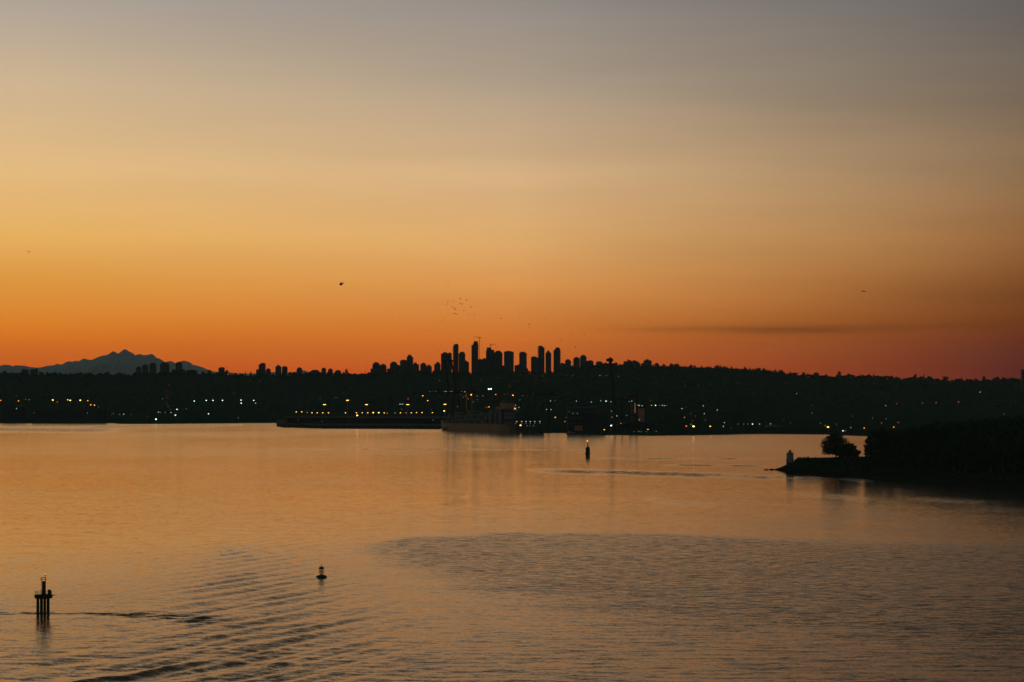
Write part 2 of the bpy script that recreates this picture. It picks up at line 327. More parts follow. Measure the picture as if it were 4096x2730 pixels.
# boat wake: two crossing trains fanning out from lower left
ca = math.atan2(30, -73)
mk1 = np.exp(-((PW-(1000+(YW-2160)*.12))/(280+(YW-2160)*.45).clip(60))**2)*sst(2130, 2230, YW)
mk2 = blob(650, 2700, 620, 95, 4)*.9+blob(1000, 2480, 330, 120)
ZW += train(10.5, math.atan2(-30, 73)+.02, .24, mk1, 31)
ZW += train(5.2, math.atan2(-34, 73), .05, mk1, 35)
ZW += train(17., math.atan2(-27, 43)-.03+.03, .21, mk2, 41)
ZW += train(7., math.atan2(-20, 60), .03, mk1+mk2*.6, 51)
ZW += train(9., PI/2-.05, .05, sst(2350, 2700, YW)*.55, 61)           # gentle swell in the foreground
def poly(pts): pts = np.array(pts, float); return np.interp(PW, pts[:,0], pts[:,1])
def ridge(pts, wdt, x0, x1, fx=60.):
    r = YW-poly(pts); return np.exp(-(r/wdt)**2)*sst(x0, x0+fx, PW)*sst(x1, x1-fx, PW)
def crest(pts, wpx, x0, x1, A, fx=80.):
    global ZW
    ZW = ZW+A*ridge(pts, wpx, x0, x1, fx)
crest([(100,2760),(276,2735),(552,2703),(718,2664),(884,2641),(960,2630)], 7, 250, 950, .5)
crest([(820,2645),(1050,2655),(1190,2656),(1400,2668)], 6, 860, 1300, .28)
crest([(600,2560),(760,2537),(900,2530),(1100,2505),(1250,2490)], 6, 640, 1180, .26)
crest([(500,2580),(800,2545),(1050,2545)], 5, 560, 980, .2)
crest([(-200,2452),(150,2454),(420,2456),(660,2464),(800,2486)], 3.5, -200, 640, .10)
ZW *= near
# small-ripple strength, from calm reflecting water to wind-roughened patches
lf = fbm(XW/260., DW/520., 71, 4); lf2 = fbm(XW/90., DW/420., 81, 4)
amp = .15+.25*sst(2000, 2730, YW)+.10*sst(1960, 1730, YW)
amp += .10*(lf-.5)*2+.05*(lf2-.5)*2
edge = poly([(1200,2190),(1480,2158),(1700,2140),(2100,2128),(2600,2135),(3300,2160),(4200,2175)])+(lf2-.5)*40+(fbm(XW/30., DW/60., 87, 3)-.5)*34*sst(3000, 1500, PW)
bot = poly([(1250,2150),(1450,2175),(1620,2225),(1900,2320),(2300,2390),(2800,2450),(4200,2600)])+(lf-.5)*90+(fbm(XW/45., DW/30., 88, 4)-.5)*120
soft = 6+26*sst(2700, 3500, PW)
patch = sst(-1, 1, (YW-edge)/soft)*sst(110, -60, YW-bot)*sst(1340, 1700, PW+(lf-.5)*300)
patch *= .75+.5*fbm(XW/70., DW/22., 89, 3)
amp += .19*patch*(1-.35*sst(2700, 3600, PW)); tilt = .030*patch; amp += .12*sst(2700, 3500, PW)*sst(1930, 2010, YW)*sst(.4, .6, fbm(XW/60., DW/160., 97, 3))*(1-patch); brk = 1.5*sst(.3, .65, fbm(XW/14., DW/120., 95, 3))
amp += .13*mk1*sst(2150, 2300, YW)+.08*blob(350, 2620, 500, 45)+.05*blob(700, 2380, 500, 60)
tilt += .10*(.6+.5*brk)*ridge([(-200,2452),(150,2454),(420,2456),(660,2464),(800,2482),(1100,2495)], 5+12*sst(350, 800, PW), -300, 1000, 200.)*(.5+lf2)
# thin boat wakes lying across the calm channel
tilt += .085*(.45+.6*brk)*ridge([(2000,1880),(2300,1888),(2700,1897),(3186,1914)], 6.5, 2080, 3260, 200.)*(.2+1.4*sst(.35,.65,lf2))
tilt += .075*(.4+.6*brk)*ridge([(2300,1832),(2700,1836),(3140,1836)], 2.6, 2300, 3140, 200.)
tilt += .07*brk*ridge([(1000,1799),(1700,1798),(2300,1802),(3140,1808)], 1.8, 1050, 2450, 200.)
tilt += .085*brk*ridge([(2600,1860),(3100,1866)], 3.0, 2620, 3110, 150.)
tilt += .07*ridge([(0,1718),(300,1722),(520,1720)], 9, -800, 520, 160.)+.06*ridge([(400,1708),(700,1702),(1000,1700)], 4, 300, 1000, 120.)
tilt += .022*ridge([(2700,1960),(3000,1950),(3400,1990),(3900,2010)], 12, 2680, 4200, 200.)*sst(.4,.6,lf2)
tilt += .03*ridge([(2500,1990),(2700,2010),(2900,2030)], 10, 2560, 2900, 80.)*sst(.35,.55,lf2)
tilt += .045*brk*ridge([(3150,1897),(3300,1912),(3500,1924),(3700,1936),(3900,1955),(4096,1972),(4300,1995)], 7, 3170, 5000, 100.)
amp = np.clip(amp, .05, 1.1)
sw_a = .03+.17*sst(2250, 2730, YW)*(.5+lf)+.05*mk1+.04*sst(1900, 2200, YW)
wat = grid_mesh('water', np.stack([XW, DW, ZW], -1), WM, True, {'ripple': amp, 'swell': sw_a, 'tilt': tilt}); tag(wat, kind='structure')
# ------------------------------------------------------------------ woodland
def crown_faces(mb, c, rad, n, leaf, rnd, squash=(1,1,1), hollow=.35, mats=None):
    for _ in range(n):
        while True:
            d = Vector((rnd.gauss(0,1), rnd.gauss(0,1), rnd.gauss(0,1)))
            if d.length > .1: break
        d.normalize(); r = rad*(hollow+(1-hollow)*rnd.random()**.5)
        p = Vector((c[0]+d.x*r*squash[0], c[1]+d.y*r*squash[1], c[2]+d.z*r*squash[2]))
        a = Vector((rnd.gauss(0,1), rnd.gauss(0,1), rnd.gauss(0,1))).normalized(); b = a.orthogonal().normalized(); s = leaf*(.6+.8*rnd.random())
        b2 = a.cross(b)
        mb.add([p+b*s, p+b2*s*.7, p-b*s, p-b2*s*.7], [(0,1,2,3)])
def far_tree(mb, x, y, z, h, rnd, conifer):
    n = 5
    if conifer:
        k = rnd.randint(2, 3); r = h*rnd.uniform(.16, .24)
        mb.tube((x,y,z-3), (x,y,z+h*.3), h*.02, 4)
        for i in range(k):
            z0 = z+h*(.02+.28*i); z1 = min(z+h, z0+h*.45) if i < k-1 else z+h; rr = r*(1-.28*i); ox = rnd.uniform(-.08,.08)*h
            vs = [(x+rr*rnd.uniform(.7,1.2)*math.cos(2*PI*j/n), y+rr*math.sin(2*PI*j/n), z0+rnd.uniform(-.04,.04)*h) for j in range(n)]+[(x+ox*.2,y,z1)]
            mb.add(vs, [(j,(j+1)%n,n) for j in range(n)]+[tuple(range(n))[::-1]])
    else:
        for i in range(3):
            r = h*rnd.uniform(.22, .36); cx = x+rnd.uniform(-.25,.25)*h; cz = z+h-r*rnd.uniform(.9,2.0)
            mb.ball((cx, y+rnd.uniform(-2,2), cz), r, None, (rnd.uniform(.9,1.3), 1, rnd.uniform(.8,1)), 6, 4)
        mb.tube((x,y,z-3), (x,y,z+h*.5), h*.03, 4)
rnd = random.Random(5)
mb = MB()
px = -700.
while px < 4900:
    conif = (2560 < px < 3160 and rnd.random() < .85) or rnd.random() < .35
    top = float(skyrow(px)); D = RD+rnd.uniform(-60, 30); gz = float(ridgeZ(px))-2
    h = Z(top, D)-gz+rnd.gauss(0, 1.8)+(fbm(px/11., 3.3, 19, 3)-.5)*22-3.5
    h = max(4.5, h)
    far_tree(mb, X(px, D), D, gz, h, rnd, conif); px += rnd.uniform(1.0, 2.8)
for _ in range(2600):                                            # the wooded slope below the crest
    px = rnd.uniform(-300, 4400); D = rnd.uniform(5600, 7850); gz = float(landz(np.array(px), np.array(D)))
    if gz > 14: far_tree(mb, X(px, D), D, gz, rnd.uniform(6, 11), rnd, rnd.random() < .4)
tag(mb.build('woodland', M['leaf2']), 'dark mass of trees covering the far shore hills up to the skyline', 'woodland', kind='stuff')
for i, (px, top, wd, con, lab) in enumerate([
        (3357,1485,16,0,'tall round-topped tree standing clear of the skyline far right'), (3192,1487,7,1,'pointed tree just right of where the wooded hill drops'),
        (3215,1490,14,0,'bushy tree right of the pointed one at the hill foot'), (1386,1476,14,0,'lone leafy tree left of the domed skyline towers'), (1461,1482,6,1,'slim pointed tree just left of the first domed tower'),
        (3494,1493,10,1,'pointed skyline tree in the dip right of the tall round tree'), (3661,1497,12,0,'leafy tree, left of the closest pair on the right skyline'), (3695,1496,13,1,'spiky tree, right of the closest pair on the right skyline'),
        (3782,1504,30,0,'wide rounded tree on the right skyline'), (3846,1504,8,1,'narrow pointed tree right of the wide rounded one'), (3936,1504,12,0,'bumpy tree crown on the right skyline below the long dip'),
        (3990,1507,14,0,'tree crown on the skyline nearest the right-edge tower'), (2422,1445,6,1,'small pointed tree at the left of the raised dark boom'), (2588,1484,8,0,''), (944,1492,8,0,'scrubby treetop between the low towers and the sunset gap'),
        (982,1483,9,1,'ragged pointed tree in the low sunset gap'), (1003,1489,9,0,'small treetop right of the ragged pointed tree'), (3308,1493,8,1,'small pointed tree left of the tall round skyline tree'),(3444,1494,8,1,'small pointed tree right of the tall round skyline tree'),
        (500,1482,5,1,'thin pointed treetop against the foot of the mountain'), (437,1483,5,1,'thin pointed treetop below the mountain peak')]):
    if not lab: continue
    D = RD-75; gz = float(ridgeZ(px))-3; h = Z(top, D)-gz; r_ = random.Random(i+50)
    t = empty('conifer_tree' if con else 'leafy_tree', (X(px, D), D, gz), lab, 'tree', 'trees standing out on the skyline')
    tb = MB(); tb.tube((0,0,-2), (0,0,h*.7), h*.03, 6, r2=h*.012); tb.build('trunk', M['bark'], t)
    cbm = MB(); hw = wd/2/F*D
    if con:
        for q in range(5):
            z0 = h*(.12+.16*q); rr = hw*(1-.17*q); n = 7
            cbm.add([(rr*r_.uniform(.7,1.2)*math.cos(2*PI*j/n), rr*math.sin(2*PI*j/n), z0+r_.uniform(-.5,.5)) for j in range(n)]+[(0,0,min(h, z0+h*.36))], [(j,(j+1)%n,n) for j in range(n)]+[tuple(range(n))[::-1]])
    else:
        crown_faces(cbm, (0,0,h*.62), h*.4, 220, 1.5, r_, (hw/(h*.4), hw/(h*.4), .95), .1)
    cbm.build('crown', M['leaf'], t)
# ------------------------------------------------------------------ skyline buildings
BD = 8700.
GROUND_B = 60.
def tower(x0, x1, wall, top, kind, label, ph=None, fm='fac1', D=BD, name='apartment_tower', extra=None, group='towers along the skyline'):
    cx = (x0+x1)/2; W = (x1-x0)/F*D; d = W*.85; x = X(cx, D); base = GROUND_B if D > RD else 3.0
    t = empty(name, (x, D, base), label, 'building', group); zw = Z(wall, D)-base; zt = Z(top, D)-base; hw = W/2
    m = M[fm]; fac = MB()
    if kind in ('oct', 'dome', 'pyr'):
        c = W*.22; pts = [(-hw+c,-d/2),(hw-c,-d/2),(hw,-d/2+c),(hw,d/2-c),(hw-c,d/2),(-hw+c,d/2),(-hw,d/2-c),(-hw,-d/2+c)]
    else: pts = [(-hw,-d/2),(hw,-d/2),(hw,d/2),(-hw,d/2)]
    if kind == 'slant':
        fac.prism(pts, 0, [zt, zw, zw, zt])
    else: fac.prism(pts, 0, zw)
    # floor slabs standing slightly proud of the facade
    sb = fac; z = zw-3
    while z > max(zw-95, 3):
        sb.prism([(p[0]*1.015, p[1]*1.015) for p in pts], z, z+.35) if kind != 'slant' else None
        z -= 6.2
    fac.build('facade', m, t)
    if kind == 'dome':
        hh = zt-zw; r = MB(); r.lathe([(hw*1.04, zw+.05), (hw*.92, zw+hh*.35), (hw*.68, zw+hh*.68), (hw*.34, zw+hh*.92), (hw*.08, zt)], 8, ph=PI/8, sy=.85); r.build('roof', M['roofm'], t)
    elif kind == 'pyr':
        hh = zt-zw; r = MB(); r.lathe([(hw*1.03, zw+.05), (hw*.55, zw+hh*.45), (hw*.05, zt)], 8, ph=PI/8, sy=.85); r.build('roof', M['roofm'], t)
    elif kind in ('flat', 'oct') and top < wall:
        p0, p1 = ph or (cx-(x1-x0)*.25, cx+(x1-x0)*.25); a, b = (p0-cx)/F*D, (p1-cx)/F*D
        r = MB(); zm = zw+(zt-zw)*.45
        a2, b2 = max(a-W*.09, -hw+.3), min(b+W*.09, hw-.3)
        r.box(a2, b2, -d*.38, d*.38, zw+.003, zm); r.box(a, b, -d*.26, d*.26, zm+.003, zt); r.build('penthouse', M['roofm'], t)
        q = MB(); q.tube(((a+b)/2, 0, zt), ((a+b)/2, 0, zt+W*.12), .25, 4); q.build('mast', M['dark'], t)
    if extra == 'balcL' or extra == 'balcR':
        q = MB(); s = -1 if extra == 'balcL' else 1; z = 20
        while z < zw-4: q.box(min(s*hw, s*(hw+3.2)), max(s*hw, s*(hw+3.2)), -d*.3, d*.3, z, z+.9); z += 3.1
        q.build('balcony', M['concrete'], t)
    return t
TW = [
 (89,114,1480,1477,'flat','low flat block on the far-left skyline under the mountain foot',(92,100)),
 (123,151,1479,1476,'flat','second low block on the far-left skyline, right of the first',(142,149)),
 (545,566,1473,1466,'dome','shortest and leftmost of the five round-topped towers before the mountain',None),
 (570,592,1464,1459,'oct','second round-topped tower from the left before the mountain',(575,587)),
 (598,625,1460,1451,'dome','middle one of the five round-topped towers before the mountain',None),
 (641,677,1459,1449,'dome','widest of the five round-topped towers before the mountain',None),
 (703,729,1455,1448,'dome','rightmost round-topped tower before the mountain, on a wide podium',None),
 (690,739,1479,1478,'flat','wide low podium block around the rightmost round-topped tower',None),
 (745,790,1484,1479,'dome','low wide domed block left of the mountain foot slope',None),
 (830,845,1483,1481,'flat','tiny flat block where the mountain slope meets the skyline',None),
 (875,898,1473,1470,'flat','solitary flat-topped block just right of the mountain',(880,896)),
 (1025,1036,1479,1478,'flat','low annex at the left foot of the tall tower before the pointed pair',None),
 (1036,1062,1458,1453,'flat','tall flat tower just left of the two peaked towers',(1044,1060)),
 (1064,1083,1482,1474,'dome','short tapering block between the tall flat tower and the peaked pair',None),
 (1102,1125,1468,1459,'pyr','tower with a sharp pointed roof, left one of the pair',None),
 (1128,1150,1471,1465,'dome','tower with a blunt peaked roof, right one of the pair',None),
 (1187,1209,1478,1470,'dome','lone low tower with peaked roof right of the pair',None),
 (1243,1277,1485,1480,'dome','long low round-backed building between the lone tower and the twins',None),
 (1286,1304,1479,1471,'dome','left one of two small slim towers with rounded tops',None),
 (1312,1331,1480,1473,'pyr','right one of two small slim towers, pointed top',None),
 (1340,1364,1487,1481,'dome','low domed building just right of the two small slim towers',None),
 (1482,1491,1476,1475,'flat','narrow low annex at the left of the first domed tower',None),
 (1490,1520,1461,1449,'dome','first of three domed towers, with a faceted dome',None),
 (1519,1546,1466,1456,'dome','middle of the three domed towers, slightly lower and rounder',None),
 (1548,1562,1476,1475,'flat','low link block between the second and third domed towers',None),
 (1560,1590,1458,1447,'dome','third of three domed towers, standing apart from the twins',None),
 (1588,1602,1463,1459,'slant','low block with sloping top left of the stepped tower',None),
 (1600,1629,1444,1440,'oct','broad chamfered block against the left of the stepped tower',(1606,1624)),
 (1627,1652,1428,1420,'oct','stepped tower, tallest left of the main cluster',(1633,1645)),
 (1652,1676,1458,1451,'oct','rounded lower tower against the right of the stepped tower',(1657,1666)),
 (1681,1706,1458,1452,'oct','tower with a small crown of masts, before the gap',(1687,1700)),
 (1705,1727,1466,1460,'flat','lower tower with square box on top, left of the tree gap',(1711,1721)),
 (1737,1762,1457,1449,'oct','small stepped tower directly left of the tall cluster',(1746,1757)),
 (1764,1790,1415,1410,'oct','leftmost broad tower of the main cluster',(1773,1788)),
 (1788,1807,1415,1411,'flat','tower wedged between the broad leftmost and the tall balconied one',(1794,1803)),
 (1813,1834,1384,1377,'flat','tall slab tower with balconies down its left side',(1817,1833)),
 (1835,1861,1416,1408,'flat','shouldered tower against the right of the tall slab tower',(1840,1857)),
 (1846,1876,1450,1441,'pyr','lower tower with pitched top in front of the shouldered one',None),
 (1886,1913,1381,1366,'flat','tallest tower of all with scaffolded crown beside the big crane',(1895,1911)),
 (1913,1933,1440,1436,'flat','low block at the foot of the big tower crane',(1917,1924)),
 (1929,1946,1435,1434,'flat','low block left of the tower under construction',None),
 (1944,1968,1407,1391,'flat','tower under construction below the small crane',(1947,1965)),
 (1966,1977,1401,1400,'flat','narrow shaft right of the small crane tower',None),
 (1975,2010,1411,1404,'oct','broad tower with chamfered top right of the small crane',(1983,2002)),
 (2008,2018,1464,1463,'flat','low link in the narrow gap before the widest tower',None),
 (2016,2055,1408,1405,'flat','widest flat-topped tower in the middle of the cluster',(2023,2044)),
 (2058,2079,1462,1459,'flat','low block at the left foot of the tower after the widest',(2070,2078)),
 (2077,2107,1413,1408,'flat','freestanding flat tower right of the widest one',(2082,2099)),
 (2104,2113,1477,1474,'flat','small low block at the right foot of the freestanding tower',None),
 (2124,2153,1432,1427,'oct','shorter tower touching the left of the thin tall slab',(2127,2146)),
 (2153,2171,1385,1384,'flat','left, higher half of the thin tall slab',None),
 (2170,2178,1391,1390,'flat','right, lower half of the thin tall slab',None),
 (2182,2205,1412,1403,'flat','slim tower with a little dome between two taller slabs',(2189,2197)),
 (2214,2241,1401,1391,'flat','last tall tower on the right with stepped top',(2222,2238)),
 (2240,2262,1455,1452,'flat','low block right of the last tall tower',(2245,2252)),
 (2260,2284,1444,1438,'oct','short stepped tower right of the last tall one',(2265,2278)),
 (2283,2294,1464,1463,'flat','low roof in the slot between two short towers',None),
 (2294,2319,1434,1429,'oct','short tower with serrated left side',(2300,2312)),
 (2320,2346,1427,1421,'oct','higher stepped tower right of the serrated one',(2326,2340)),
 (2344,2374,1447,1442,'dome','low rounded block ending the row of towers',None),
 (2384,2410,1450,1446,'dome','low block with small box on the wooded rise',None),
 (2494,2511,1447,1446,'flat','left wing of the hilltop block right of the raised boom',None),
 (2510,2532,1438,1438,'slant','hilltop block with sloping roof right of the raised boom',None),
 (2531,2550,1445,1442,'flat','right wing of the hilltop block with sloping roof',(2532,2541)),
 (2574,2606,1443,1438,'flat','hilltop tower block standing alone on the wooded ridge',(2584,2594)),
 (3255,3275,1493,1491,'flat','flat-roofed house among the trees on the right skyline',None),
]
for i, (x0, x1, wl, tp, kd, lab, ph) in enumerate(TW):
    D = BD+((i*37) % 9)*28
    if kd == 'slant' and x0 == 2510:
        t = tower(x0, x1, 1447, 1438, kd, lab, ph, 'fac2', 7950)
    else:
        if x0 in (2494, 2531, 2574, 3255): D = 7830 + (i % 3)*10
        if x0 < 200: D = 8100
        tower(x0, x1, wl, tp, kd, lab, ph, ('fac1', 'fac2', 'fac3')[i % 3], D, extra={1813: 'balcL', 2294: 'balcL', 2214: 'balcR', 1627: 'balcR', 2153: 'balcL'}.get(x0))
tower(4085, 4118, 1479, 1478, 'flat', 'dark square tower cut off by the right edge', None, 'fac1', 7000., extra=None)
# construction cranes over the towers
def tower_crane(px, ytop, ybase, ymast, jx0, jx1, yj, cx0, label, D):
    b = Z(ybase, D); x = X(px, D); t = empty('tower_crane', (x, D, b), label, 'crane', 'tower cranes over the skyline'); s = D/F
    h = (ybase-ymast)*s; m = MB(); r = 1.15
    for sx in (-r, r):
        for sy in (-r, r): m.tube((sx, sy, 0), (sx, sy, h), .3, 4)
    z = 0
    while z < h-3: m.tube((-r,-r,z), (r,-r,z+3), .2, 4); m.tube((r,r,z), (-r,r,z+3), .2, 4); m.box(-r, r, -r, r, z, z+.3); z += 3
    m.build('mast', M['steel'], t)
    a0 = (jx0-px)*s; a1 = (jx1-px)*s; dz = (ymast-yj)*s
    j = MB(); j.tube((0,-.8,h), (a0,-.8,h+dz), .3, 4); j.tube((0,.8,h), (a0,.8,h+dz), .3, 4); j.tube((0,0,h+1.6), (a0,0,h+dz+.6), .3, 4)
    for k in range(10): q = k/10; j.tube((a0*q,-.8,h+dz*q), (a0*(q+.1),0,h+1.6+dz*(q+.1)), .18, 4)
    j.build('jib', M['steel'], t)
    j = MB(); j.box(min(0,a1), max(0,a1), -.9, .9, h-.3, h+.5); j.box(min(a1, a1*.6), max(a1, a1*.6), -1.2, 1.2, h-2.2, h+.2); j.build('counter_jib', M['steel'], t)
    hz = (ybase-ytop)*s; j = MB(); j.tube((0,0,h), (0,0,hz), .5, 4, r2=.25); j.tube((0,0,hz), (a0*.6,0,h+dz*.6+1.3), .12, 4); j.tube((0,0,hz), (a1*.9,0,h+.5), .12, 4); j.build('apex_frame', M['steel'], t)
    MB().box(-1.6, 1.6, -2.4, -.9, h-2.6, h-.1).build('cab', M['dark'], t)
tower_crane(1917, 1345, 1475, 1351, 1894, 1925, 1349, 0, 'tall tower crane with long left jib beside the tallest tower', 8660)
tower_crane(1963, 1373, 1402, 1380, 1983, 1958, 1378, 0, 'small tower crane with right jib on the tower under construction', 8700)
# ------------------------------------------------------------------ ship, cranes, pier, sheds
def lampball(mb, p, r, c): mb.ball(p, r, M[c], (1.25, 1, .8), 8, 5)
LR = {1: 1.1, 2: 1.4, 3: 1.8, 4: 2.3, 5: 3.0}
def gantry(lx0, lx1, D, boom, apex, lamps, label, raised=None, ybase=None, house=None):
    s = D/F; c = (lx0+lx1)/2; t = empty('gantry_crane', (X(c, D), D, 3.5), label, 'crane', 'container cranes on the quay'); zz = lambda y: Z(y, D)-3.5; xx = lambda p: (p-c)*s
    yb = boom[2]; zb = zz(yb)
    for a in (lx0, lx1):
        for dy_ in (-7, 7): MB().box(xx(a)-.55, xx(a)+.55, dy_-.6, dy_+.6, 0, zb).build('leg', (M['litsteel'] if lx0 == 1866 else M['steel']), t)  # on one crane, orange lamplight is painted into the leg colour
    b = MB(); b.box(xx(lx0), xx(lx1), -7.3, -6.7, zb*.42, zb*.42+1.4); b.box(xx(lx0), xx(lx1), 6.7, 7.3, zb*.42, zb*.42+1.4)
    b.box(xx(lx0)-.5, xx(lx0)+.5, -7, 7, zb*.42, zb*.42+1.2); b.box(xx(lx1)-.5, xx(lx1)+.5, -7, 7, zb*.42, zb*.42+1.2); b.build('crossbeam', M['steel'], t)
    b = MB()
    for y_ in (-2.4, 1.6): b.box(xx(boom[0]), xx(boom[1]), y_, y_+.8, zb, zb+1.6)
    x_ = xx(boom[0])
    while x_ < xx(boom[1]): b.box(x_, x_+.5, -2.4, 2.4, zb+.3, zb+.9); x_ += 8
    b.build('boom', M['steel'], t)
    if apex:
        ax, ay = xx(apex[0]), zz(apex[1]); b = MB()
        for y_ in (-3, 3): b.tube((xx(lx0),y_,zb+1), (ax,y_*.2,ay), .45, 4); b.tube((xx(lx1),y_,zb+1), (ax,y_*.2,ay), .45, 4)
        b.build('apex_frame', M['steel'], t); b = MB(); b.tube((ax,0,ay), (xx(boom[0]+30),0,zb+1.6), .28, 4); b.tube((ax,0,ay), (xx(boom[1]-8),0,zb+1.6), .28, 4); b.build('stay', M['steel'], t)
    if raised:
        (tx, ty), (hx, hy) = raised; b = MB()
        for y_ in (-2.2, 2.2): b.tube((xx(hx),y_,zz(hy)), (xx(tx),y_,zz(ty)), 2.2, 4, r2=1.8); 
        for k in range(9): q = k/9; b.tube((xx(hx)+(xx(tx)-xx(hx))*q,-2.2,zz(hy)+(zz(ty)-zz(hy))*q), (xx(hx)+(xx(tx)-xx(hx))*(q+.1),2.2,zz(hy)+(zz(ty)-zz(hy))*(q+.1)), .5, 4)
        w_ = 1.5 if tx > 2400 else 1; b.box(xx(tx)-4.2*w_, xx(tx)+3.2*w_, -2.8, 2.8, zz(ty)-3.6*w_, zz(ty)-.6); b.box(xx(tx)-1.6*w_, xx(tx)+1.8*w_, -2, 2, zz(ty)-1.2-4.5*w_, zz(ty)+.6*w_); b.box(xx(tx)-.6, xx(tx)+.4, -1, 1, zz(ty)+.5, zz(ty)+2.6)
        b.build('raised_boom', M['steel'], t)
    h0, h1 = house or (lx1-2, lx1+14)
    MB().box(xx(h0), xx(h1), -3.2, 3.2, zb+1.62, zb+6.2).build('machinery_house', M['shed'], t)
    MB().box(xx(lx0)-7, xx(lx0)-4, -1.5, 1.5, zb-3.2, zb-.01).build('operator_cab', M['dark'], t)
    for (p, q, cc, sz) in lamps:
        b = MB(); lampball(b, (xx(p), -3.9, zz(q)), LR[sz]*s*.9, 'L%s%d' % (cc, sz)); b.build('lamp', None, t, smooth=True)
gantry(1791, 1817, 4560, (1770, 1850, 1575), None, [(1810,1584,'r',1)], 'leftmost port crane with its boom raised almost upright', ((1780,1441),(1797,1572)), house=(1822,1838))
gantry(1809, 1835, 4480, (1800, 1862, 1575), None, [(1841,1580,'o',1),(1855,1584,'r',1)], 'second port crane from the left with its boom raised', ((1806,1441),(1824,1572)), house=(1840,1856))
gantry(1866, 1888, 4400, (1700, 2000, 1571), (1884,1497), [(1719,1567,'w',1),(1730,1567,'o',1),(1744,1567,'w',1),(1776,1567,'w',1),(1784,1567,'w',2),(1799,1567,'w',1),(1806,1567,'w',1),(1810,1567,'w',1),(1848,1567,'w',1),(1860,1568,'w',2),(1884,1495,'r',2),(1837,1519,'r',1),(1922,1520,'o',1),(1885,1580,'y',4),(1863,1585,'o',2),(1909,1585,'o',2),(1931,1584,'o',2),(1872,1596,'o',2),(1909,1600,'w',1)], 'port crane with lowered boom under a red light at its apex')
gantry(2115, 2137, 4250, (1975, 2240, 1582), (2122,1508), [(1983,1579,'o',3),(2018,1579,'o',1),(2031,1578,'o',1),(2052,1582,'o',4),(2092,1583,'r',2),(2110,1583,'r',1),(2134,1578,'y',1)], 'port crane with lowered boom strung with orange lamps')
gantry(2170, 2195, 4150, (2150, 2236, 1580), None, [(2233,1575,'o',1)], 'dim port crane with a bluish machinery house', house=(2200,2214))
gantry(2460, 2488, 3900, (2436, 2510, 1598), None, [(2500,1590,'o',1)], 'rightmost raised port crane, its boom tip above the skyline', ((2441,1434),(2455,1596)), house=(2494,2508))
gantry(2520, 2547, 3950, (2490, 2562, 1588), None, [], 'low-boomed port crane next to the columns of yellow lights', house=(2540,2556))
# container ship, bow left and farther, stern right and nearer
bow = Vector((X(1768, 4250), 4250, 0)); stern = Vector((X(2060, 4030), 4030, 0)); ax = (stern-bow); SL = ax.length; rz = math.atan2(ax.y, ax.x)
ship = empty('container_ship', bow, 'long olive-hulled container ship moored under the port cranes', 'ship', None, rz)
hm = MB(); secs = []
for i in range(25):
    u = i/24; x = SL*u; b_ = 15*min(1, (u/.16)**.6 if u > 0 else 0)*(1 if u < .9 else 1-(u-.9)*2.5); b_ = max(b_, .4)
    fl = 1.0 if u > .2 else .35+.65*u/.2; top = 11.5+5*max(0, 1-u/.12)
    secs.append([(x+3*(1-fl), -b_*fl, -.6), (x, -b_, 4.2), (x-4*max(0, 1-u/.08), -b_, top), (x-4*max(0, 1-u/.08), b_, top), (x, b_, 4.2), (x+3*(1-fl), b_*fl, -.6)])
vs = [p for s_ in secs for p in s_]; fs = [tuple(range(6)), tuple(range(24*6, 25*6))[::-1]]
for i in range(24):
    for j in range(6): fs.append((i*6+j, i*6+(j+1)%6, (i+1)*6+(j+1)%6, (i+1)*6+j))
hm.add(vs, fs); hm.build('hull', M['hull'], ship)
q = MB(); q.box(30, SL-2, -14.6, -14.3, 11.5, 12.7); q.box(30, SL-2, 14.3, 14.6, 11.5, 12.7); q.build('rail', M['shipwhite'], ship)
q = MB(); q.box(0, 0, 0, 0, 0, 0) if False else None
q = MB(); q.box(SL*.742, SL*.778, -14, 14, 11.6, 33); q.box(SL*.746, SL*.774, -12, 12, 33, 37); q.box(SL*.87, SL*.91, -14, 14, 11.6, 37.4); q.build('superstructure', M['shipwhite'], ship)
q = MB(); q.box(SL*.845, SL*.955, -15, 15, 37.41, 41.5); q.box(SL*.86, SL*.93, -9, 9, 41.5, 48); q.build('bridge_block', M['brown'], ship)
q = MB(); q.tube((SL*.85,0,41), (SL*.85,0,54), .6, 6, r2=.3); q.tube((SL*.85,-4,50), (SL*.85,4,50), .2, 4); q.tube((8,0,14), (8,0,28), .4, 6, r2=.15); q.build('mast', M['white'], ship)
for (p, y, cc, sz) in [(1996,1630,'w',2),(2014,1630,'w',1),(2005,1620,'w',1),(2062,1622,'w',2),(2076,1630,'w',2),(2060,1635,'o',4),(2015,1635,'o',3),(2006,1647,'y',2),(2000,1638,'w',1),(2015,1640,'w',1),(2056,1640,'w',1),(2066,1640,'w',1),(2056,1630,'w',1),(1835,1686,'w',1),(1815,1686,'w',1),(1807,1685,'w',1),(2025,1694,'w',1),(2036,1695,'w',1)]:
    D = 4250-(p-1768)/292*220-16; wp = at(p, y, D); lp = Matrix.Rotation(-rz, 3, 'Z') @ (wp-bow)
    b = MB(); lampball(b, lp, LR[sz]*D/F, 'L%s%d' % (cc, sz)); b.build('lamp', None, ship, smooth=True)
    if y < 1650:
        b = MB(); b.tube(lp, (lp.x, lp.y*.3, 30), .15, 4); b.build('lamp_bracket', M['white'], ship)
cols_ = ['cgrey', 'cgrey', 'cblue', 'cgrey', 'cred', 'cgreen', 'cgrey']
k = 0
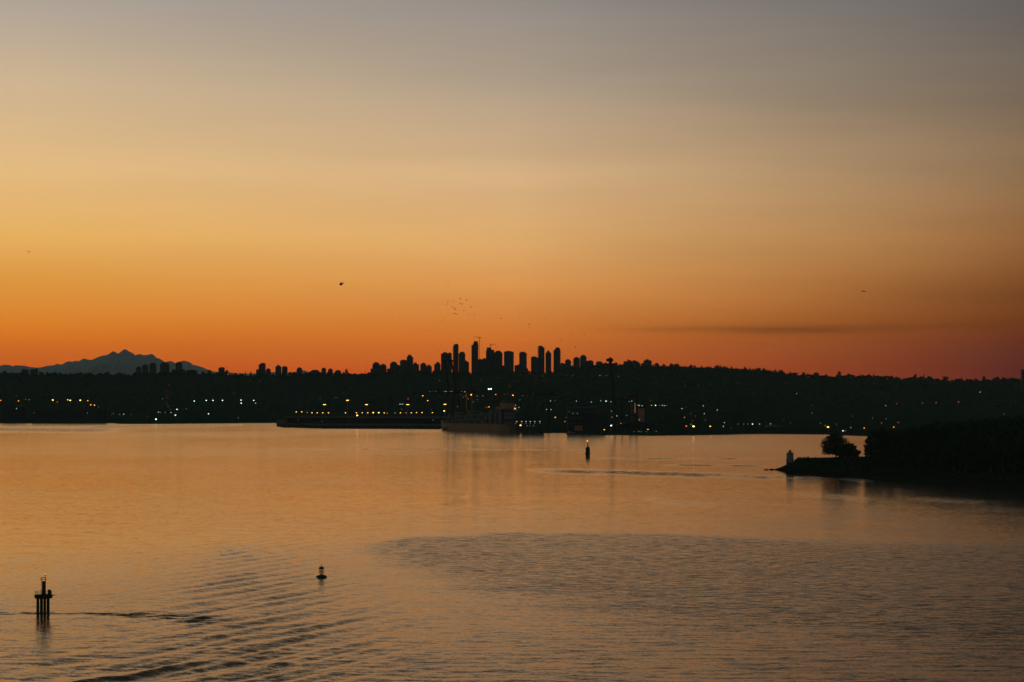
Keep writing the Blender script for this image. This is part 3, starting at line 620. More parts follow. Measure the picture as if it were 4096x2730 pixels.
for u0 in np.linspace(.09, .945, 20):
    if .73 < u0+.018 < .795 or .862 < u0+.018 < .92: continue
    hgt = (7, 8, 7, 6, 8, 7, 5)[k % 7] if u0 > .2 else 4+(k % 3)
    k += 1; me = MB(); x0 = SL*u0; c_ = M[cols_[k % 7]]
    bw = 13.5 if u0 > .16 else 10
    for t_ in range(hgt):
        for r_ in range(5):
            y0 = -bw+r_*bw*2/5; me.box(x0, x0+SL*.036, y0+.06, y0+bw*2/5-.06, 12.75+t_*2.65, 12.75+t_*2.65+2.55, M[cols_[(k*3+(t_*5+k)//4) % 7]])
    o = me.build('container_stack', None, None, bow); o.rotation_euler.z = rz
    tag(o, 'container stack on the ship deck, %s from the bow, %s boxes high' % (ordw(k), {4:'four',5:'five',6:'six',7:'seven',8:'eight'}[hgt]), 'containers', 'container stacks on the ship')
# dark dock building right of the ship, with rows of small lit openings
def shed(x0, x1, ytop, D, label, m='shed', kind='flat', depth=40, name='warehouse', ybot=None, group=None, cat='building', wins=(), roof='roofm', levels=0):
    c = (x0+x1)/2; z0 = 2.5 if ybot is None else Z(ybot, D)-.5; t = empty(name, (X(c, D), D, z0), label, cat, group); s = D/F; hw = (x1-x0)/2*s; h = Z(ytop, D)-z0
    wl_ = MB(); wl_.box(-hw, hw, 0, depth, 0, h, M[m])
    r = MB()
    if kind == 'flat': r.box(-hw-.4, hw+.4, -.4, depth+.4, h+.003, h+1.0)
    elif kind == 'gable': r.extr([(-hw-.5, h+.003), (hw+.5, h+.003), (0, h+hw*.18+1)], -.5, depth+.5)
    elif kind == 'arch': r.extr([(hw*math.cos(a), h+.003+ hw*.28*math.sin(a)) for a in np.linspace(0, PI, 13)][::-1][::-1], -.5, depth+.5)
    r.build('roof', M[roof], t)
    if levels:
        q = MB()
        for i in range(1, levels): q.box(-hw-.6, hw+.6, -3.4, -.01, h*i/levels-.35, h*i/levels+.75)
        q.box(-hw-.6, hw+.6, -3.4, -.41, h-.2, h+1.6); q.build('gallery', M['pale'], t); q = MB(); n = 14
        for i in range(n+1): xx_ = -hw+2*hw*i/n; q.box(xx_-.35, xx_+.35, -3.2, -2.5, 0, h-.3)
        q.build('colonnade', M['pale'], t); q = MB(); q.box(-hw*.1, hw*.25, 4, 12, h+1, h+7); q.build('rooftop_plant', M[m], t)
    n = max(2, int(hw*2/9)); b = wl_
    for i in range(n):
        xx_ = -hw+(i+.5)*2*hw/n; b.box(xx_-2.1, xx_+2.1, -.12, -.003, .3, min(4.6, h*.6), M['dark'])
    b.build('wall', None, t)
    for (p, y, cc, sz) in wins:
        b = MB(); b.box((p-c)*s-LR[sz]*s*1.2, (p-c)*s+LR[sz]*s*1.2, -.35, -.13, Z(y, D)-z0-LR[sz]*s*.7, Z(y, D)-z0+LR[sz]*s*.7); b.build('lit_window', M['L%s%d' % (cc, sz)], t)
    return t
dw = [(x_,1687,'w',2) for x_ in (2067,2087,2104,2121,2139,2159)]+[(x_,1694,'w',1) for x_ in (2063,2087,2104,2121,2139,2160)]+[(2120,1704,'y',1),(2134,1704,'w',1),(2108,1704,'w',1),(2082,1702,'y',4)]
SHEDS = [
 dict(x0=2062, x1=2176, ytop=1652, D=3890., label='black dock building right of the ship with rows of white lights', m='hull_dark', wins=dw, name='dock_building', ybot=1732, depth=30),
 dict(x0=130, x1=416, ytop=1640, D=5330., label='long low pale shed on the left shore under the mountain', m='shed', kind='flat', wins=[(128+8,1652,'o',1),(350,1653,'w',1)]),
 dict(x0=5, x1=92, ytop=1628, D=5450., label='shed at the left edge of the shore beside a lit post', m='shed', kind='gable'),
 dict(x0=1157, x1=1209, ytop=1562, D=6400., label='dim apartment slab behind the left end of the pier', m='fac1', name='apartment_block', depth=18),
 dict(x0=2270, x1=2384, ytop=1632, D=3960., levels=5, label='wide multi-level terminal building right of the dark dock building', m='fac3', name='terminal_building', wins=[(2292,1655,'w',1),(2309,1655,'w',1),(2373,1657,'w',1),(2276,1646,'o',1)], ybot=1734, roof='pale'),
 dict(x0=2336, x1=2422, ytop=1654, D=3900., label='pale two-storey shed in front of the terminal building', m='shed', ybot=1736),
 dict(x0=2272, x1=2292, ytop=1704, D=3845., label='small pale dock shed, left one of three by the barge', m='shed', ybot=1736, depth=12, name='dock_shed'),
 dict(x0=2301, x1=2330, ytop=1703, D=3845., label='small brown dock shed, middle one of three by the barge', m='brown', ybot=1736, depth=12, name='dock_shed'),
 dict(x0=2358, x1=2382, ytop=1706, D=3830., label='small pale dock shed, right one of three by the barge', m='shed', ybot=1738, depth=12, name='dock_shed'),
 dict(x0=2554, x1=2578, ytop=1634, D=4300., label='narrow brown silo building lit by lamps, right of the port', m='brown', name='silo_building', depth=15, wins=[(2571,1653,'y',1),(2558,1680,'y',2)]),
 dict(x0=2524, x1=2549, ytop=1606, D=4350., label='dark stair tower with two columns of yellow lights', m='dark', name='stair_tower', depth=12, wins=[(2539+(i%2)*2.6,1615+(i//2)*6.6+(i%2)*2,'y',1) for i in range(12)]),
 dict(x0=3070, x1=3136, ytop=1710, D=4150., label='pale arched hangar on the right shore', m='shed', kind='arch', name='hangar', depth=50, roof='pale'),
 dict(x0=3053, x1=3098, ytop=1610, D=6500., label='pale-fronted hall on the slope above the arched hangar', m='pale', depth=30, name='hall'),
 dict(x0=2470, x1=2620, ytop=1700, D=3990., label='long low quay shed under the rightmost raised crane', m='shed', kind='gable'),
 dict(x0=2870, x1=2998, ytop=1650, D=5000., label='long dim warehouse right of the bright orange lamps', m='shed', kind='gable'),
 dict(x0=2655, x1=2690, ytop=1668, D=4500., label='small dim warehouse left of the bright orange lamps', m='shed'),
 dict(x0=1480, x1=1560, ytop=1592, D=6700., label='faint low block behind the middle of the pier', m='shed'),
 dict(x0=1570, x1=1650, ytop=1602, D=6500., label='faint low block behind the right half of the pier', m='shed'),
]
for d_ in SHEDS: shed(**d_)
# the pier with its long roofed transit shed
pier = empty('pier', (X(1400, 4500), 4500, 0), 'long dark pier with a roofed shed jutting into the water', 'pier')
def pl(px, D): return (X(px, D)-X(1400, 4500), D-4500)
a = [pl(1106, 4720), pl(1128, 4560), pl(1300, 4400), pl(1762, 4330), pl(1790, 4700), pl(1800, 5400), pl(1106, 5400)]
MB().prism(a, -1, 5.2).build('deck', M['concrete'], pier)
q = MB(); hwp = 5.2
q.prism([pl(1150, 4760), pl(1770, 4640), pl(1775, 4900), pl(1140, 4980)], 5.21, 15.5); q.build('transit_shed', M['shed'], pier)
q = MB(); q.prism([pl(1148, 4756), pl(1772, 4636), pl(1777, 4904), pl(1138, 4984)], 15.51, 16.6); q.build('roof', M['roofm'], pier)
q = MB()
for i in range(46):
    p = 1135+i*13.6; D = 4540-(p-1135)/640*205; x_, y_ = pl(p, D); q.tube((x_, y_-6, -1), (x_, y_-6, 5.6), .55, 6)
q.build('fender_pile', M['dark'], pier)
# ------------------------------------------------------------------ lamps
def lamp_mesh(c, sz, r, h, cache={}):
    key = (c, sz, round(r, 1), round(h))
    if key not in cache:
        b = MB(); b.ball((0,0,h), round(r, 1), M['L%s%d' % (c, sz)], (1.3, 1, .75), 8, 5); b.tube((0,0,-2), (0,0,h-round(r,1)*.7), .16, 5, M['dark'])
        cache[key] = b.mesh('street_lamp', None, True)
    return cache[key]
LAMPS = '''3 1603 o3;26 1544 r1;65 1584 o1;74 1604 o3;103 1598 w1;117 1600 o2;66 1635 w2;211 1601 y4;229 1609 o2;271 1600 y3;281 1603 y4;321 1602 y4;351 1604 o3;363 1621 y3;378 1621 y3;394 1628 w1;336 1626 r1
447 1659 o1;454 1654 w1;479 1658 w1;495 1657 w2;526 1659 o1;534 1590 o1;590 1666 w1;624 1678 w4;634 1649 w2;642 1650 w1;660 1650 w1;684 1650 w2;698 1661 w2;650 1597 w1;666 1584 o1;671 1594 o1;667 1613 o1;673 1627 w1;677 1542 o1;668 1564 o1
682 1638 w1;708 1638 w3;702 1661 w3;745 1636 w1;777 1606 w3;769 1588 o1;825 1602 w3;852 1602 w3;850 1595 o1;890 1602 w3;964 1602 w3;965 1613 w3;1015 1602 w3;1022 1613 w2;834 1656 w3;953 1672 w1;912 1498 o2;950 1496 o2;1037 1526 o1;1000 1522 o1;935 1573 o1;1280 1593 o1
1193 1679 y1;1288 1686 w1;1376 1574 r1;1341 1591 o1;1348 1592 o1;1500 1591 o1;1396 1666 r1;1599 1617 w2;1604 1617 w2;1611 1617 w2;1607 1637 w1;1632 1596 o2;1691 1584 y3;1711 1603 y3;1759 1523 w1;1777 1645 y4;1732 1681 w1;1726 1638 o1
1992 1513 r1;1955 1557 w4;1964 1557 w4;1852 1590 w1;1894 1608 w1;1830 1627 w1;1947 1630 o2;1956 1628 o3;2039 1538 y1;2039 1548 y1;2080 1497 o1;2069 1523 o1
2184 1494 o1;2171 1505 o1;2265 1503 o1;2291 1503 o1;2284 1509 o1;2322 1504 o1;2400 1503 o2;2426 1503 w1;2144 1521 o1;2175 1522 o1;2080 1601 w1;2202 1604 w2;2219 1603 w1;2306 1605 w2;2365 1609 w2;2403 1604 w2;2424 1605 w3;2444 1608 w2;2186 1639 w2;2204 1639 w2;2221 1670 y3;2264 1671 y1;2260 1686 y2;2417 1719 y3;2445 1703 v4;2446 1645 o2
2448 1669 o2;2444 1721 o1;2467 1664 w2;2488 1662 w1;2507 1662 w1;2518 1607 w2;2527 1604 w2;2484 1695 y2;2558 1623 w2;2553 1621 w2;2569 1624 w2;2536 1727 w1;2555 1727 o2;2565 1728 w1;2585 1728 w1;2592 1718 o3;2625 1727 o2;2603 1603 y1;2606 1622 w2;2622 1622 w3;2640 1622 w1;2650 1622 w2;2658 1623 w2;2667 1623 w1;2474 1506 w1;2553 1515 o1;2624 1533 o1;2710 1546 o1;2761 1525 y1;2794 1542 o1;2742 1546 o1;2838 1538 o1;2898 1537 o1;2950 1535 o1
2744 1629 r1;2728 1635 w2;2738 1670 y2;2764 1655 o1;2781 1665 o1;2770 1682 y1;2764 1698 y2;2745 1705 o3;2774 1706 y5;2841 1706 o4;2813 1624 w2;2817 1655 w2;2869 1642 w2;2898 1691 w2;2893 1706 w2;2822 1681 y1;2952 1697 w1;2975 1697 w1;2992 1697 w1;3010 1697 w3;3038 1697 w2;3082 1696 w2;3019 1572 o1;2926 1713 y1
3144 1534 o1;3187 1575 o2;3497 1535 o1;3249 1622 w1;3248 1653 w1;3132 1677 o1;3161 1692 y1;3282 1693 w1;3301 1703 o2;3312 1709 o5;3345 1697 y1;3410 1665 y1;3403 1711 o2;3457 1713 o3;3372 1724 w3;3381 1724 y2;3490 1673 w1;3525 1621 o1;3543 1623 y2;3587 1617 r2;3526 1693 o2;3544 1676 w1;3575 1709 o3;3593 1690 o2;3690 1613 o2;3744 1611 o2;3834 1608 o2;3921 1569 w2;4016 1657 o2;4009 1534 r1'''
lamps = []
for tok in LAMPS.replace('\n', ';').split(';'):
    a_, b_, c_ = tok.split(); lamps.append((float(a_), float(b_), c_[0], int(c_[1])))
def zone(px, py):
    hz = 'under the mountain' if px < 700 else 'on the left shore' if px < 1100 else 'behind the pier' if px < 1750 else 'around the port cranes' if px < 2480 else 'right of the port cranes' if px < 3100 else 'above the lighthouse' if px < 3420 else 'above the wooded point'
    vt = 'high up' if py < 1565 else 'halfway up' if py < 1640 else 'low'
    return vt, hz
CN = {'o': 'orange', 'y': 'yellow', 'w': 'white', 'r': 'red', 'v': 'violet-white'}
cnt = {}
for (px, py, c, sz) in sorted(lamps):
    vt, hz = zone(px, py); key = (c, vt, hz); cnt[key] = cnt.get(key, 0)+1
    inpier = 1120 < px < 1765 and py > 1640
    if inpier: D = 4560.; g = 5.2
    else:
        D = hit(px, py, 7.0); g = float(landz(np.array(px), np.array(D)))
        for s_ in SHEDS:
            if s_['x0']-4 < px < s_['x1']+4 and py > s_['ytop']-6 and D > s_['D']-2: D = s_['D']-6; g = 2.5
    hgt = max(2.0, Z(py, D)-g)
    o = bpy.data.objects.new('street_lamp', lamp_mesh(c, sz, LR[sz]*D/F, hgt)); col.objects.link(o)
    o.location = (X(px, D), D, Z(py, D)-round(hgt))
    n = cnt[key]
    tag(o, '%s %s lamp %s %s, %s %s one from left' % ({1:'faint',2:'small',3:'clear',4:'bright',5:'glaring'}[sz], CN[c], vt, hz, ordw(n), CN[c]), 'lamp', 'lamps on the far shore')
# row along the pier roof
prow = [(1185,1649,3),(1207,1648,3),(1229,1650,2),(1248,1652,3),(1269,1653,3),(1291,1652,3),(1314,1652,3),(1382,1652,3),(1426,1652,3),(1449,1652,3),(1471,1652,3),(1493,1651,4),(1515,1651,4),(1537,1652,3),(1549,1653,2),(1580,1652,2),(1602,1652,3),(1624,1652,2),(1645,1652,3),(1666,1652,3),(1688,1652,3),(1730,1652,3)]
for i, (px, py, sz) in enumerate(prow):
    D = 4760-(px-1150)/620*120-2.5; hgt = Z(py, D)-5.2
    o = bpy.data.objects.new('pier_lamp', lamp_mesh('y', sz, LR[sz]*D/F, hgt)); col.objects.link(o); o.location = (X(px, D), D, Z(py, D)-round(hgt))
    tag(o, 'warm yellow lamp in the even row along the pier, %s from the left' % ordw(i+1), 'lamp', 'row of lamps along the pier')
for i, (px, py, sz) in enumerate([(1429,1663,4)]):
    D = 4540.; hgt = Z(py, D)-5.2
    o = bpy.data.objects.new('pier_lamp', lamp_mesh('y', 5, LR[4]*D/F, hgt)); col.objects.link(o); o.location = (X(px, D), D, Z(py, D)-round(hgt))
    tag(o, 'glaring yellow lamp hanging just below the pier lamp row', 'lamp')
for i, (px, py, wh) in enumerate([(1298,1619,''),(1390,1602,''),(1466,1619,''),(1631,1619,''),(1780,1618,'')]):
    D = 5050.; t = empty('mast_lamp', (X(px, D), D, 4), 'T-shaped yellow high mast lamp behind the pier, %s from the left' % ordw(i+1), 'lamp', 'T-shaped mast lamps'); s = D/F; h = Z(py, D)-4
    MB().tube((0,0,-1), (0,0,h), .35, 6, r2=.2).build('pole', M['lsteel'], t)
    MB().tube((-5*s,0,h), (5*s,0,h), .18, 4).build('crossarm', M['lsteel'], t)
    for sx in (-3.4, 0, 3.4):
        b = MB(); b.ball((sx*s,0,h-.2), .75, M['Ly4'], (1.5,1,.7), 8, 5); b.build('lamp_head', None, t, smooth=True)
# thin white light masts at the port
# pale floodlit sign-like box below the twin white lamps
shed(1949, 1970, 1562, 7000., 'small pale hut lit by the twin white lamps above the port', 'pale', 'flat', 8, 'hut', 1568)
# barge and small boat by the sheds
b = MB(); b.extr([(-28,-.5),(26,-.5),(30,1.8),(-31,1.8)], -6, 6)
bg = empty('barge', (X(2345, 3720), 3720, 0), 'flat dark barge on the water below the dock sheds', 'boat'); b.build('hull', M['hull_dark'], bg); MB().box(10, 18, -3, 3, 1.81, 4.5).build('cabin', M['dark'], bg)
tb = empty('workboat', (X(2279, 3760), 3760, 0), 'small orange-hulled workboat left of the dark barge', 'boat')
b = MB(); b.extr([(-6,-.5),(5,-.5),(7.5,2.6),(-6.6,2.2)], -2, 2); b.build('hull', M['brown'], tb); MB().box(-3, 1.5, -1.4, 1.4, 2.3, 4.6).build('wheelhouse', M['white'], tb)
# ------------------------------------------------------------------ wooded point on the right with the lighthouse
PT = np.array([(3056,1881,1880,8),(3080,1881,1878,12),(3100,1882,1877,16),(3125,1886,1869,26),(3140,1890,1862,34),(3146,1893,1858,38),(3172,1897,1856,46),(3178,1898,1840,60),(3190,1899,1833,70),(3230,1902,1832,75),(3300,1906,1831,80),(3350,1908,1829,85),(3400,1911,1827,90),(3450,1914,1827,100),(3500,1917,1826,120),(3700,1930,1822,150),(3900,1946,1822,170),(4096,1962,1824,180),(4700,2005,1830,200)], float)
pp = np.concatenate([np.arange(3056, 3500, 3.), np.arange(3500, 4700, 10.)]); vs_ = np.array([-.06, 0, .05, .15, .3, .45, .6, .75, .88, 1, 1.12, 1.3, 1.6, 1.9, 2.05])
PP, VS = np.meshgrid(pp, vs_); yf = np.interp(PP, PT[:,0], PT[:,1]); yc = np.interp(PP, PT[:,0], PT[:,2]); dp = np.interp(PP, PT[:,0], PT[:,3])
Df = H*F/(yf-HY); Dc = Df+dp; zc = H-(yc-HY)/F*Dc; wide = sst(3430, 3620, PP); back = 1+wide*4.0
Dv = np.where(VS <= 1, Df+dp*VS, Dc+dp*(VS-1)*back)
zv = np.where(VS <= 1, zc*np.clip(VS, 0, 1)**.55, zc*np.clip(1-((VS-1)/1.0)**(1.2+wide*3), -.1, 1)); zv = np.where(VS <= 0, -.8, zv)
nzv = (fbm(PP/3.5, VS*9, 91, 3)-.5)*1.6*np.sin(PI*np.clip(VS, 0, 1))*np.clip(zc/6, .1, 1)
zv = zv+np.where((VS > 0) & (VS < 1), nzv, 0)
Xv = (PP-2048)/F*Dv
pt = grid_mesh('headland', np.stack([Xv, Dv, zv], -1), M['rock'], False); tag(pt, kind='structure')
def crestpos(px, extra=0.0):
    yf_ = np.interp(px, PT[:,0], PT[:,1]); d_ = np.interp(px, PT[:,0], PT[:,3]); yc_ = np.interp(px, PT[:,0], PT[:,2]); D_ = H*F/(yf_-HY)+d_
    return float(D_)+extra, float(H-(yc_-HY)/F*D_)
# rocks scattered on the spit
r_ = random.Random(3)
for i, px in enumerate((3060, 3068, 3084, 3091, 3104, 3112, 3122, 3131)):
    D = H*F/(1881.5+max(0, px-3100)*.15-HY); s = r_.uniform(.5, 1.1); b = MB(); vsr = []
    b.ball((0,0,0), s, None, (1.5, 1, .7), 7, 5); b.v = [(v[0]*r_.uniform(.8,1.2), v[1], v[2]*r_.uniform(.75,1.25)) for v in b.v]
    o = b.build('boulder', M['rock'], None, (X(px, D+2), D+2, s*.4+ (.5 if px > 3090 else .2)))
    tag(o, 'low dark boulder on the rocky spit, %s from its seaward tip' % ordw(i+1), 'rock', 'boulders on the spit')
# lighthouse
LD = 1912.; s = LD/F; LX = X(3160, LD); lz = Z(1860, LD)
lh = empty('lighthouse', (LX, LD, lz-1.0), 'small striped lighthouse with lantern on the tip of the point', 'lighthouse')
hh = lambda y: Z(y, LD)-lz+1.0
q = MB()
q.prism([(-2.7,-2.7),(-1.0,-2.7),(-1.0,2.7),(-2.7,2.7)], -1, hh(1851)); q.prism([(.3,-2.7),(2.7,-2.7),(2.7,2.7),(.3,2.7)], -1, hh(1851)); q.prism([(-1.0,1.5),(.3,1.5),(.3,2.7),(-1.0,2.7)], -1, hh(1851))
q.build('arched_base', M['concrete'], lh)
q = MB(); q.lathe([(2.95*1.1, hh(1851)+.003), (2.75*1.1, hh(1834))], 8, ph=PI/8); q.build('lower_tower', M['white'], lh)
q = MB(); q.lathe([(2.76*1.1, hh(1834)+.003), (2.68*1.1, hh(1828))], 8, ph=PI/8); q.build('red_band', M['red'], lh)
q = MB(); q.lathe([(2.66*1.1, hh(1828)+.003), (2.55*1.1, hh(1815)), (2.9*1.1, hh(1813.5)), (2.9*1.1, hh(1812))], 8, ph=PI/8); q.build('upper_tower', M['white'], lh)
q = MB(); 
for i in range(8):
    a = 2*PI*i/8+PI/8; a2 = 2*PI*(i+1)/8+PI/8; q.tube((3.0*math.cos(a), 3.0*math.sin(a), hh(1812)), (3.0*math.cos(a), 3.0*math.sin(a), hh(1812)+1.0), .05, 4); q.tube((3.0*math.cos(a), 3.0*math.sin(a), hh(1812)+1.0), (3.0*math.cos(a2), 3.0*math.sin(a2), hh(1812)+1.0), .05, 4)
q.build('railing', M['red'], lh)
q = MB(); q.lathe([(1.15, hh(1812)+.003), (1.15, hh(1805.5))], 8, ph=PI/8); q.build('lantern_room', M['dark'], lh)
q = MB(); q.lathe([(1.45, hh(1805.5)+.003), (1.1, hh(1803.5)), (.35, hh(1801)), (.12, hh(1799.5))], 8, ph=PI/8); q.build('lantern_roof', M['red'], lh)
q = MB(); q.box(-1.0, -.3, -2.98, -2.9, hh(1840), hh(1837)); q.build('window', M['dark'], lh)
# hedge bushes and little posts along the crest
for i, (px, wpx, hpx) in enumerate([(3192,8,5),(3201,9,6),(3213,5,5),(3221,7,4),(3233,12,6),(3250,5,3),(3262,4,3),(3275,6,2.5)]):
    D, z = crestpos(px); s = D/F; b = MB(); rr = random.Random(i)
    crown_faces(b, (0,0,hpx*s*.45), 1.0, 260, .16, rr, (wpx*s/2, wpx*s/2, hpx*s*.6), .2)
    tag(b.build('bush', M['leaf'], None, (X(px, D), D, z-.3)), 'low dark bush on the crest of the point, %s right of the lighthouse' % ordw(i+1), 'bush', 'bushes along the crest')
for i, (px, hpx) in enumerate([(3219,7),(3260,9),(3292,8),(3311,6),(3331,6)]):
    D, z = crestpos(px); s = D/F; p_ = empty('lamp_post', (X(px, D), D, z-.4), 'thin unlit post on the crest of the point, %s from the lighthouse' % ordw(i+1), 'post', 'thin posts along the crest')
    MB().tube((0,0,-.5), (0,0,hpx*s), .07, 5).build('pole', M['dark'], p_); MB().ball((0,0,hpx*s+.15), .22, None).build('lantern', M['dark'], p_)
def broad_tree(px, ytop, ybase, x0, x1, label, seed, leaves, leaf, D=None, gz=None, open_=True, group=None, lo=None, name='broadleaf_tree'):
    if D is None: D, gz = crestpos(px)
    s = D/F; r_ = random.Random(seed); h = Z(ytop, D)-gz; hw = (x1-x0)/2*s; off = ((x0+x1)/2-px)*s
    t = empty(name, (X(px, D), D, gz), label, 'tree', group)
    tr = MB(); fork = h*(.28 if open_ else .15); tr.tube((0,0,-1.2), (0,0,fork), h*.033, 8, r2=h*.024)
    cl = []; zlo = h*(lo if lo is not None else .14)
    nb = 64 if open_ else 22
    for k in range(nb):
        a = k*2.39996+r_.uniform(-.3, .3); q = (k+.5)/nb; zz = zlo+(h-zlo)*(q**1.15)*.93
        # crown outline: widest at about a third of its height
        v = (zz-zlo)/(h-zlo); rad = hw*(math.sin(PI*min(1, (v*.78+.24)))**.55)
        rr = rad*((.95, .6, .88, .3)[k % 4]+r_.uniform(-.08, .08))*.84; p = Vector((off+rr*math.cos(a), rr*math.sin(a)*.8, zz)); cr = hw*(r_.uniform(.2, .3) if open_ else r_.uniform(.28, .4)); cl.append((p, cr))
        st = Vector((0,0,fork*r_.uniform(.8, 1.25))); mid_ = (st+p)/2+Vector((0,0,-h*.03))
        tr.tube(st, mid_, h*.012, 5, r2=h*.007); tr.tube(mid_, p, h*.007, 5, r2=h*.002)
        for _ in range(3): e_ = p+Vector((r_.gauss(0,1), r_.gauss(0,1), r_.gauss(0,.7)))*cr*.6; tr.tube(p, e_, h*.0025, 4, r2=.02)
    tr.tube((0,0,fork), (off*.3,0,h*.85), h*.022, 6, r2=h*.004)
    tr.build('trunk', M['bark'], t)
    cm = MB(); per = leaves//len(cl)
    for p, cr in cl: crown_faces(cm, p, cr, per, leaf, r_, (1.15, 1.0, .72), .15)
    cm.build('crown', M['leaf'], t); return t
broad_tree(3344, 1735, 1827, 3280, 3402, 'large spreading tree with bare trunk showing, on the point', 1, 17000, .34, lo=.17)
broad_tree(3394, 1778, 1827, 3350, 3438, 'round dense tree touching the ground right of the spreading tree', 2, 9000, .42, open_=False, lo=.03)
# the black wooded mass to the right: eight shared tree shapes, each placed singly
protos = []
for k in range(5):
    r_ = random.Random(100+k); h = 20; hw = r_.uniform(6.5, 8.5)
    tr = MB(); tr.tube((0,0,-2), (0,0,h*.8), .6, 7, r2=.15); cl = []
    for q in range(16):
        a = r_.uniform(0, 2*PI); v = (q+.5)/16; zz = h*(.1+.86*v); rad = hw*(math.sin(PI*min(1, v*.82+.18))**.55); rr = rad*r_.uniform(.35,.75); p = Vector((rr*math.cos(a), rr*math.sin(a), zz)); cl.append((p, hw*r_.uniform(.3,.42))); tr.tube((0,0,zz*.6), p, .16, 4, r2=.04)
    cm = MB()
    for p, cr in cl: crown_faces(cm, p, cr, 150, .55, r_, (1.1, 1.1, .8), .2)
    protos.append((tr.mesh('trunk', M['bark']), cm.mesh('crown', M['leaf'])))
def park_tree(px, ytop, D, gz, k, label, group, wx=1.0):
    h = Z(ytop, D)-gz; t = empty('park_tree', (X(px, D), D, gz), label, 'tree', group, random.uniform(0, 6)); f = h/20
    for nm_, me in zip(('trunk', 'crown'), protos[k]):
        o = bpy.data.objects.new(nm_, me); col.objects.link(o); o.parent = t; o.scale = (f*wx, f*wx, f)
    return t
D, gz = crestpos(3480)
park_tree(3478, 1742, D, gz-.5, 0, 'leftmost bulging tree of the black wood on the right', 'edge trees of the right wood', .78)
park_tree(3496, 1722, D+40, gz-.5, 1, 'taller tree just behind the leftmost tree of the right wood', 'edge trees of the right wood', .95)
park_tree(3466, 1790, D-12, gz-.5, 2, 'low bushy tree at the foot of the right wood edge', 'edge trees of the right wood', 1.3)
TOPW = lambda p: np.interp(p, [3480,3520,3620,3700,3800,3950,4096,4400], [1730,1716,1714,1700,1692,1680,1668,1660])
rr = random.Random(77)
for row, dd in enumerate((-75, -30, 20, 70, 130)):
    px = 3505+row*6.
    while px < 4290:
        D0_, g0 = crestpos(px); D = D0_+dd*(1+.6*float(sst(3500,3900,px))); yf_ = float(np.interp(px, PT[:,0], PT[:,1]))
        g = g0*.9 if dd > -40 else g0*.62
        low = {-75: 82, -30: 38, 20: 14, 70: 4, 130: 0}[dd]
        yt = float(TOPW(px))+low+rr.uniform(-7, 9)
        park_tree(px, yt, D, g-.5, rr.randrange(5), 'dark tree lost in the black wood on the right shore', 'trees of the black wood', rr.uniform(.85, 1.1)); px += rr.uniform(34, 52)
# bank undergrowth reaching down to the waterline
b = MB(); r_ = random.Random(8)
for _ in range(9000):
    px = r_.uniform(3150, 4250); v = r_.uniform(.10, .95)
    yf_ = float(np.interp(px, PT[:,0], PT[:,1])); d_ = float(np.interp(px, PT[:,0], PT[:,3])); yc_ = float(np.interp(px, PT[:,0], PT[:,2])); D = H*F/(yf_-HY)+d_*v; zc_ = H-(yc_-HY)/F*(H*F/(yf_-HY)+d_)
    p = Vector((X(px, D), D, zc_*v**.55+r_.uniform(-.2, .5))); a = Vector((r_.gauss(0,1), r_.gauss(0,1), r_.gauss(0,1))).normalized(); q1 = a.orthogonal().normalized(); q2 = a.cross(q1); sz = r_.uniform(.25, .6)
    b.add([p+q1*sz, p+q2*sz, p-q1*sz, p-q2*sz], [(0,1,2,3)])
tag(b.build('undergrowth', M['leaf']), 'dark scrub and grass covering the bank of the point', 'undergrowth', kind='stuff')
# ------------------------------------------------------------------ beacon platform (left foreground)
D = 675.; s = D/F; BX = X(172, D); bc = empty('beacon_platform', (BX, D, 0), 'navigation beacon platform on thick piles with a lit lamp, lower left', 'beacon')
bx = lambda p: (p-172)*s; bz = lambda y: Z(y, D)
for p, yy, r in ((151.5,-1.3,.43),(165.5,1.4,.43),(179,-.8,.42),(192.5,1.2,.44),(160,2.4,.3),(185,-2.2,.3)):
    if p in (160, 185): continue
    q = MB(); q.lathe([(r*1.05,-3),(r,0),(r*.97,bz(2391))], 14); q.build('pile', M['green'], bc, (bx(p)+(p-2048)/F*yy, yy, 0), True)
q = MB(); q.lathe([(2.4,bz(2394)),(2.55,bz(2392)),(2.6,bz(2380.6)),(2.5,bz(2380))], 12, (bx(174),0)); q.build('platform', M['green'], bc)
q = MB(); q.lathe([(.56,bz(2380)+.003),(.54,bz(2327))], 18, (bx(175.5),0)); q.lathe([(.56,bz(2327)+.003),(.56,bz(2325.5))], 18, (bx(175.5),0)); q.build('tower', M['green'], bc, smooth=False)
q = MB()
for p in (164.8, 167.2): q.tube((bx(p),-.2,bz(2380)), (bx(p),-.2,bz(2311)), .03, 5)
for i in range(26): y_ = 2379-i*2.6; q.tube((bx(164.8),-.2,bz(y_)), (bx(167.2),-.2,bz(y_)), .015, 4)
q.build('ladder', M['green'], bc)
q = MB()
for y_ in (2311, 2319):
    for yo in (-.55, .55): q.tube((bx(165),yo,bz(y_)), (bx(183),yo,bz(y_)), .045, 5)
    for p in (165, 183): q.tube((bx(p),-.55,bz(y_)), (bx(p),.55,bz(y_)), .045, 5)
for p in (165, 183):
    for yo in (-.55, .55): q.tube((bx(p),yo,bz(2311)), (bx(p),yo,bz(2327)), .04, 5)
q.build('top_rail', M['green'], bc)
q = MB()
n = 12; R = 2.4
for i in range(n):
    a = 2*PI*i/n; a2 = 2*PI*(i+1)/n; c0 = bx(174)
    q.tube((c0+R*math.cos(a),R*math.sin(a),bz(2380)), (c0+R*math.cos(a),R*math.sin(a),bz(2365)), .035, 5)
    for y_ in (2365, 2370.5, 2376): q.tube((c0+R*math.cos(a),R*math.sin(a),bz(y_)), (c0+R*math.cos(a2),R*math.sin(a2),bz(y_)), .028, 5)
